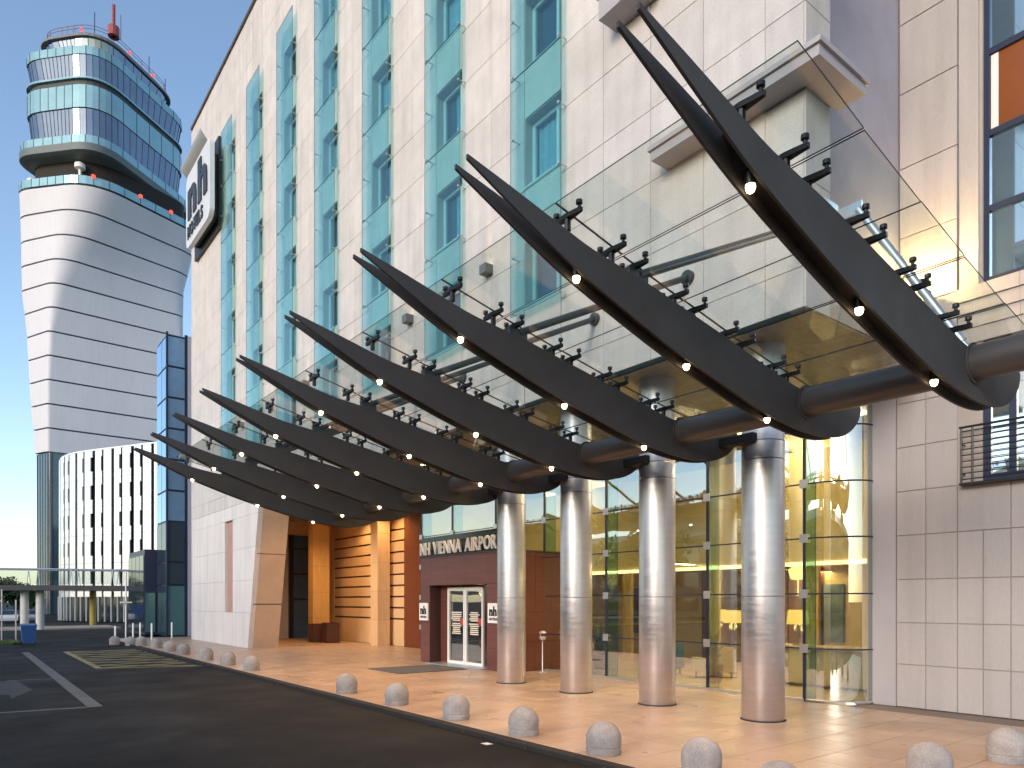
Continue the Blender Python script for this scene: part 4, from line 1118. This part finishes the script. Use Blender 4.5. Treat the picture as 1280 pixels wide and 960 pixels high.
for k in range(0, len(Pq), 3): q.tube((*Pq[k], 108.6), (*Pq[k], 109.8), .05, 5)
for zz_ in (109.2, 109.8):
    for k in range(len(Pq)): q.tube((*Pq[k], zz_), (*Pq[(k + 1) % len(Pq)], zz_), .05, 5, cap=False)
O('roof_railing', q, mat('rail_red', (.20, .05, .05), .5), tw)
cxm = rd(-75.0, 134.5)
q = MB(); q.tube((*cxm, 108.6), (*cxm, 114.6), .32, 10); q.tube((*cxm, 108.6), (*cxm, 110.4), 1.0, 12); q.tube((cxm[0] + 1.2, cxm[1], 108.6), (cxm[0] + 1.2, cxm[1], 113.4), .06, 6); O('mast', q, mat('mast_red', (.28, .05, .05), .5), tw)
for (kk, hh) in ((3, 112.4), (14, 112.0), (20, 112.2), (44, 111.4)):
    q = MB(); q.tube((*Pq[kk % len(Pq)], 108.6), (*Pq[kk % len(Pq)], hh), .07, 6); O('antenna', q, BLACK, tw)
for kk in (1, 9, 15, 48): 
    q = MB(); pz = Pq[kk % len(Pq)]; q.lathe([(.2, 0), (.3, .2), (.2, .5), (.05, .6)], (pz[0], pz[1], 108.7), 10); O('roof_beacon', q, REDL, tw, smooth=50)
Pb = section(TOPP, 1.01)
for kk in (49, 4, 10, 14):
    q = MB(); pz = Pb[kk % len(Pb)]; q.lathe([(.25, 0), (.36, .2), (.36, .5), (.1, .7)], (pz[0], pz[1], 80.1), 10); O('obstruction_light', q, REDL, tw, smooth=50)
for kk in (2, 50):
    q = MB(); pz = section(TOPP, .93)[kk % len(Pb)]; q.lathe([(.25, 0), (.25, 2.0), (.9, 2.2), (.9, 3.0), (.3, 3.4)], (pz[0], pz[1], 79.8), 10); O('dish', q, WHITE, tw, smooth=50)

# ================================================================== FOOTBRIDGE
fb = root('footbridge', (6, 70, 0), 'slim footbridge with glass sides crossing to the office building', 'bridge')
BA, BB = Vector((-60, 93.5, 0)), Vector((13.2, 67.2, 0))
bd = (BB - BA).normalized(); bn = Vector((-bd.y, bd.x, 0))
def bpt(s, off, z): p = BA + bd * s + bn * off; return (p.x, p.y, z)
BLn = (BB - BA).length
q = MB(); q.add([bpt(0, -1.2, 3.25), bpt(BLn, -1.2, 3.2), bpt(BLn, 1.2, 3.2), bpt(0, 1.2, 3.25), bpt(0, -1.2, 3.68), bpt(BLn, -1.2, 3.62), bpt(BLn, 1.2, 3.62), bpt(0, 1.2, 3.68)],
    [(3, 2, 1, 0), (4, 5, 6, 7), (0, 1, 5, 4), (1, 2, 6, 5), (2, 3, 7, 6), (3, 0, 4, 7)]); O('deck', q, mat('bridge_deck', (.05, .05, .055), .6), fb)
BG = glass('bridge_glass', (.94, .96, .96), .05)
nbp = 26
for k in range(nbp):
    s0 = BLn * k / nbp; s1 = BLn * (k + 1) / nbp
    if s1 < BLn * .45: continue
    for sd_ in (-1.15, 1.15):
        q = MB(); q.tube(bpt(s0 - .12, sd_, 3.66), bpt(s0, sd_, 4.95), .035, 6); q.tube(bpt(s0 + .12, sd_, 3.66), bpt(s0, sd_, 4.95), .035, 6); O('rail_post', q, ALU, fb)
        q = MB(); q.add([bpt(s0 + .05, sd_, 3.72), bpt(s1 - .05, sd_, 3.72), bpt(s1 - .05, sd_, 4.85), bpt(s0 + .05, sd_, 4.85), bpt(s0 + .05, sd_ + .02, 3.72), bpt(s1 - .05, sd_ + .02, 3.72), bpt(s1 - .05, sd_ + .02, 4.85), bpt(s0 + .05, sd_ + .02, 4.85)],
            [(3, 2, 1, 0), (4, 5, 6, 7), (0, 1, 5, 4), (1, 2, 6, 5), (2, 3, 7, 6), (3, 0, 4, 7)]); O('side_pane', q, BG, fb)
for sd_ in (-1.15, 1.15):
    q = MB(); q.tube(bpt(0, sd_, 4.98), bpt(BLn, sd_, 4.93), .06, 8); O('handrail', q, ALU, fb)
for sx_ in (BLn - 9.6, BLn - 8.5):
    q = MB(); q.tube(bpt(sx_, 0, 0), bpt(sx_, 0, 3.25), .30, 16); O('bridge_pier', q, mat('pier_white', (.62, .60, .55), .6), fb, smooth=40)
q = MB(); q.tube(bpt(BLn - 5.0, 1.5, .3), bpt(BLn - 5.0, 1.5, 3.25), .26, 14); O('yellow_pier', q, mat('pier_yellow', (.42, .30, .06), .6), fb, smooth=40)

# ================================================================== STREET THINGS
bn_ = root('rubbish_bin', (3.0, 47.6, -.09), 'blue wheeled rubbish bin at the edge of the lawn', 'bin')
BLU = mat('bin_blue', (.02, .08, .25), .45, var=.12)
q = MB(); x, y = 3.0, 47.6
q.add([(x - .28, y - .32, .02), (x + .28, y - .32, .02), (x + .28, y + .32, .02), (x - .28, y + .32, .02), (x - .36, y - .40, .95), (x + .36, y - .40, .95), (x + .36, y + .40, .95), (x - .36, y + .40, .95)],
    [(3, 2, 1, 0), (4, 5, 6, 7), (0, 1, 5, 4), (1, 2, 6, 5), (2, 3, 7, 6), (3, 0, 4, 7)]); O('bin_body', q, BLU, bn_)
q = MB(); q.prism([(y - .42, .952), (y + .42, .952), (y + .40, 1.08), (y - .40, 1.02)], x - .38, x + .38, 'X'); O('bin_lid', q, BLU, bn_)
for s_ in (-1, 1):
    q = MB(); q.tube((x + s_ * .30, y + .34, .03), (x + s_ * .36, y + .34, .03), .11, 14); O('wheel', q, BLACK, bn_)
for (x, y, lb_) in ((7.05, 46.4, 'white post standing alone by the end of the kerb'), (8.35, 48.6, 'white post beside the lamp fittings near the blue building'), (8.85, 49.2, 'white post before the blue building podium'), (9.15, 47.4, 'white post between bollards and blue glass'), (10.6, 48.9, 'white post at the blue building corner')):
    t = root('marker_post', (x, y, 0), lb_, 'post')
    zb0 = -.09 if x < 7.4 else 0
    q = MB(); q.lathe([(.05, 0), (.05, .95), (.03, 1.0)], (x, y, zb0), 10); O('shaft', q, WHITE, t, smooth=40)
    q = MB(); q.lathe([(.07, 0), (.07, .02), (.052, .03)], (x, y, zb0), 10); O('foot', q, ALU, t, smooth=40)
lp_ = root('street_lamp', (8.6, 52.5, 0), 'slim white lamp pole with two small heads beside the blue building', 'lamp post')
q = MB(); q.tube((8.6, 52.5, -.09), (8.6, 52.5, 4.3), .05, 10); O('pole', q, WHITE, lp_, smooth=40)
for s_ in (-1, 1):
    q = MB(); q.box(8.6 + s_ * .06, 8.6 + s_ * .34, 52.4, 52.6, 2.2, 2.3); O('lamp_head', q, WHITE, lp_)
for (x, y, h, lb_) in ((1.9, 50.6, 3.0, 'slender grey sign pole left of the blue bin'), (2.55, 50.1, 2.4, 'short grey pole just behind the blue bin')):
    t = root('sign_pole', (x, y, 0), lb_, 'pole'); q = MB(); q.tube((x, y, 0), (x, y, h), .04, 8); O('pole', q, ALU, t, smooth=40)
    q = MB(); q.lathe([(.12, 0), (.12, .03), (.05, .05)], (x, y, .01), 12); O('base', q, ALU, t)

def car(x, y, rz, m, label, van=False):
    t = root('parked_car', (x, y, -.09), label, 'car', 'cars parked beyond the footbridge', rz)
    Mx = Matrix.Translation((x, y, -.09)) @ Matrix.Rotation(rz, 4, 'Z')
    if van: body = [(-2.4, .35), (2.4, .35), (2.45, .9), (1.9, 1.15), (1.4, 2.0), (-2.35, 2.05), (-2.45, .9)]
    else: body = [(-2.1, .3), (2.1, .3), (2.15, .65), (1.9, .82), (.95, .92), (-1.5, .98), (-2.05, .9), (-2.15, .6)]
    q = MB(); q.prism(body, -.85, .85, 'Y'); b_ = O('body', q, m, t, mx=Mx)
    cab = [(1.35, 1.2), (1.05, 1.85), (-2.1, 1.88), (-2.2, 1.2)] if van else [(.95, .9), (.25, 1.38), (-1.0, 1.42), (-1.75, .97)]
    q = MB(); q.prism(cab, -.86 if van else -.74, .86 if van else .74, 'Y'); O('windows', q, DPANE, t, mx=Mx)
    if not van:
        q = MB(); q.prism([(.22, 1.385), (.2, 1.43), (-.98, 1.46), (-1.02, 1.42)], -.72, .72, 'Y'); O('roof', q, m, t, mx=Mx)
    for sx_ in (-1.35, 1.35):
        for sy_ in (-1, 1):
            q = MB(); q.tube((sx_, sy_ * .68, .31), (sx_, sy_ * .88, .31), .31, 16); w_ = O('wheel', q, BLACK, t, mx=Mx, smooth=40)
            q = MB(); q.tube((sx_, sy_ * .882, .31), (sx_, sy_ * .89, .31), .18, 12); O('rim', q, ALU, w_, mx=Mx)
    for sy_ in (-.6, .6):
        q = MB(); q.box(2.06 if not van else 2.40, 2.17 if not van else 2.47, sy_ - .15, sy_ + .15, .6, .76); O('headlight', q, WHITE, t, mx=Mx)
car(2.4, 98.5, R(100), mat('van_blue', (.015, .05, .22), .3), 'dark blue van parked at the left beyond the footbridge', True)
car(4.4, 98, R(85), mat('car_white', (.70, .70, .72), .25), 'white car parked beside the dark blue van')
car(6.4, 99, R(95), mat('car_silver', (.5, .5, .53), .25, metal=.4), 'silver car parked at the end of the car row')
car(1.0, 100, R(95), mat('car_grey', (.25, .25, .27), .25, metal=.4), 'grey car parked on the far side of the blue van')

def tree(x, y, h, cr, label, seed, base=0., leaves=2600, col=(.05, .085, .025), trunk_f=.35, group=None, lsz=.26):
    rn = random.Random(seed)
    t = root('tree', (x, y, base), label, 'tree', group)
    q = MB(); q.tube((x, y, base - .1), (x + rn.uniform(-.1, .1), y, base + h * trunk_f), h * .022, 10, h * .015)
    top = Vector((x, y, base + h * trunk_f)); cen = Vector((x, y, base + h * (trunk_f + (1 - trunk_f) * .52)))
    clumps = []
    for k in range(16):
        a_ = rn.uniform(0, 6.28); e_ = rn.uniform(-.7, 1.3); rr = rn.uniform(.35, .85)
        p = cen + Vector((math.cos(a_) * math.cos(e_) * cr * rr, math.sin(a_) * math.cos(e_) * cr * rr, math.sin(e_) * h * (1 - trunk_f) * .45 * rr))
        clumps.append((p, cr * rn.uniform(.25, .46)))
        mid = top.lerp(p, .5) + Vector((rn.uniform(-.2, .2), rn.uniform(-.2, .2), .1)) * cr * .3
        q.tube(top - Vector((0, 0, .2)), mid, h * .010, 6, h * .006); q.tube(mid, p, h * .006, 5, h * .002)
    O('trunk', q, mat('bark', (.06, .045, .035), .9, var=.2), t)
    lf = MB()
    for k in range(leaves):
        p, r_ = clumps[rn.randrange(len(clumps))]
        v = Vector((rn.gauss(0, 1), rn.gauss(0, 1), rn.gauss(0, .8))).normalized() * r_ * rn.random() ** .45
        c = p + v; s_ = lsz * rn.uniform(.6, 1.3)
        a_ = Vector((rn.gauss(0, 1), rn.gauss(0, 1), rn.gauss(0, 1))).normalized(); b_ = a_.orthogonal().normalized()
        lf.add([c - a_ * s_, c + b_ * s_ * .5, c + a_ * s_, c - b_ * s_ * .5], [(0, 1, 2, 3)])
    O('crown', lf, mat('leaf_%d' % int(col[1] * 1000), col, .65, var=.4, scale=1.2), t)
for k, (x, y, h, cr) in enumerate(((1.5, 118, 5.2, 2.6), (4.0, 121, 5.8, 3.0), (6.4, 124, 5.0, 2.4), (-1.5, 120, 6.0, 3.0), (8.3, 130, 4.0, 2.0))):
    tree(x, y, h, cr, ('dark green tree behind the white parked car', 'largest dark green tree behind the parked cars', 'dark green tree behind the silver parked car', 'dark green tree behind the grey parked car', 'lowest bushy tree past the end of the parked cars')[k], 20 + k, leaves=1500, trunk_f=.22, group='trees beyond the parked cars', lsz=.3)
# across the street (seen mirrored in the lobby glass)
for k, (x, y, h, cr) in enumerate(((-13, 27, 8.5, 2.8), (-14, 18, 7.5, 2.5), (-12.5, 38, 9.0, 3.0), (-20, 8, 9, 3.2), (-22, 50, 9.5, 3.3))):
    tree(x, y, h, cr, ('street tree across the road opposite the porch', 'smaller street tree across the road opposite the steel columns', 'street tree across the road opposite the boarded wall', 'street tree across the road opposite the tiled wall', 'tallest street tree across the road opposite the blue glass building')[k], 40 + k, base=-.09, leaves=2200, trunk_f=.34, group='street trees across the road', lsz=.2)
tb = root('terminal_building', (-60, 30, 0), 'long low grey terminal across the road, mirrored in the glass', 'building')
q = MB(); q.box(-84, -65, -90, 110, -.09, 12.4); O('wall', q, mat('terminal_wall', (.10, .12, .115), .7, var=.2, scale=.3), tb)
q = MB(); q.prism([(-64.2, 12.41), (-85, 12.41), (-85, 13.6), (-74, 15.4), (-64.2, 13.0)], -91, 111, 'Y'); O('roof', q, mat('terminal_roof', (.07, .11, .095), .5, var=.1), tb)
for k in range(24):
    for z0 in (.8, 4.8, 8.8):
        q = MB(); q.box(-65.06, -64.99, -88 + k * 8.1, -81.6 + k * 8.1, z0, z0 + 2.4); O('window', q, DPANE, tb)
for k in range(5):
    q = MB(); q.box(-80, -72, -60 + k * 34, -50 + k * 34, 14.2, 17.0); O('plant_room', q, mat('terminal_roof', (.07, .11, .095)), tb)
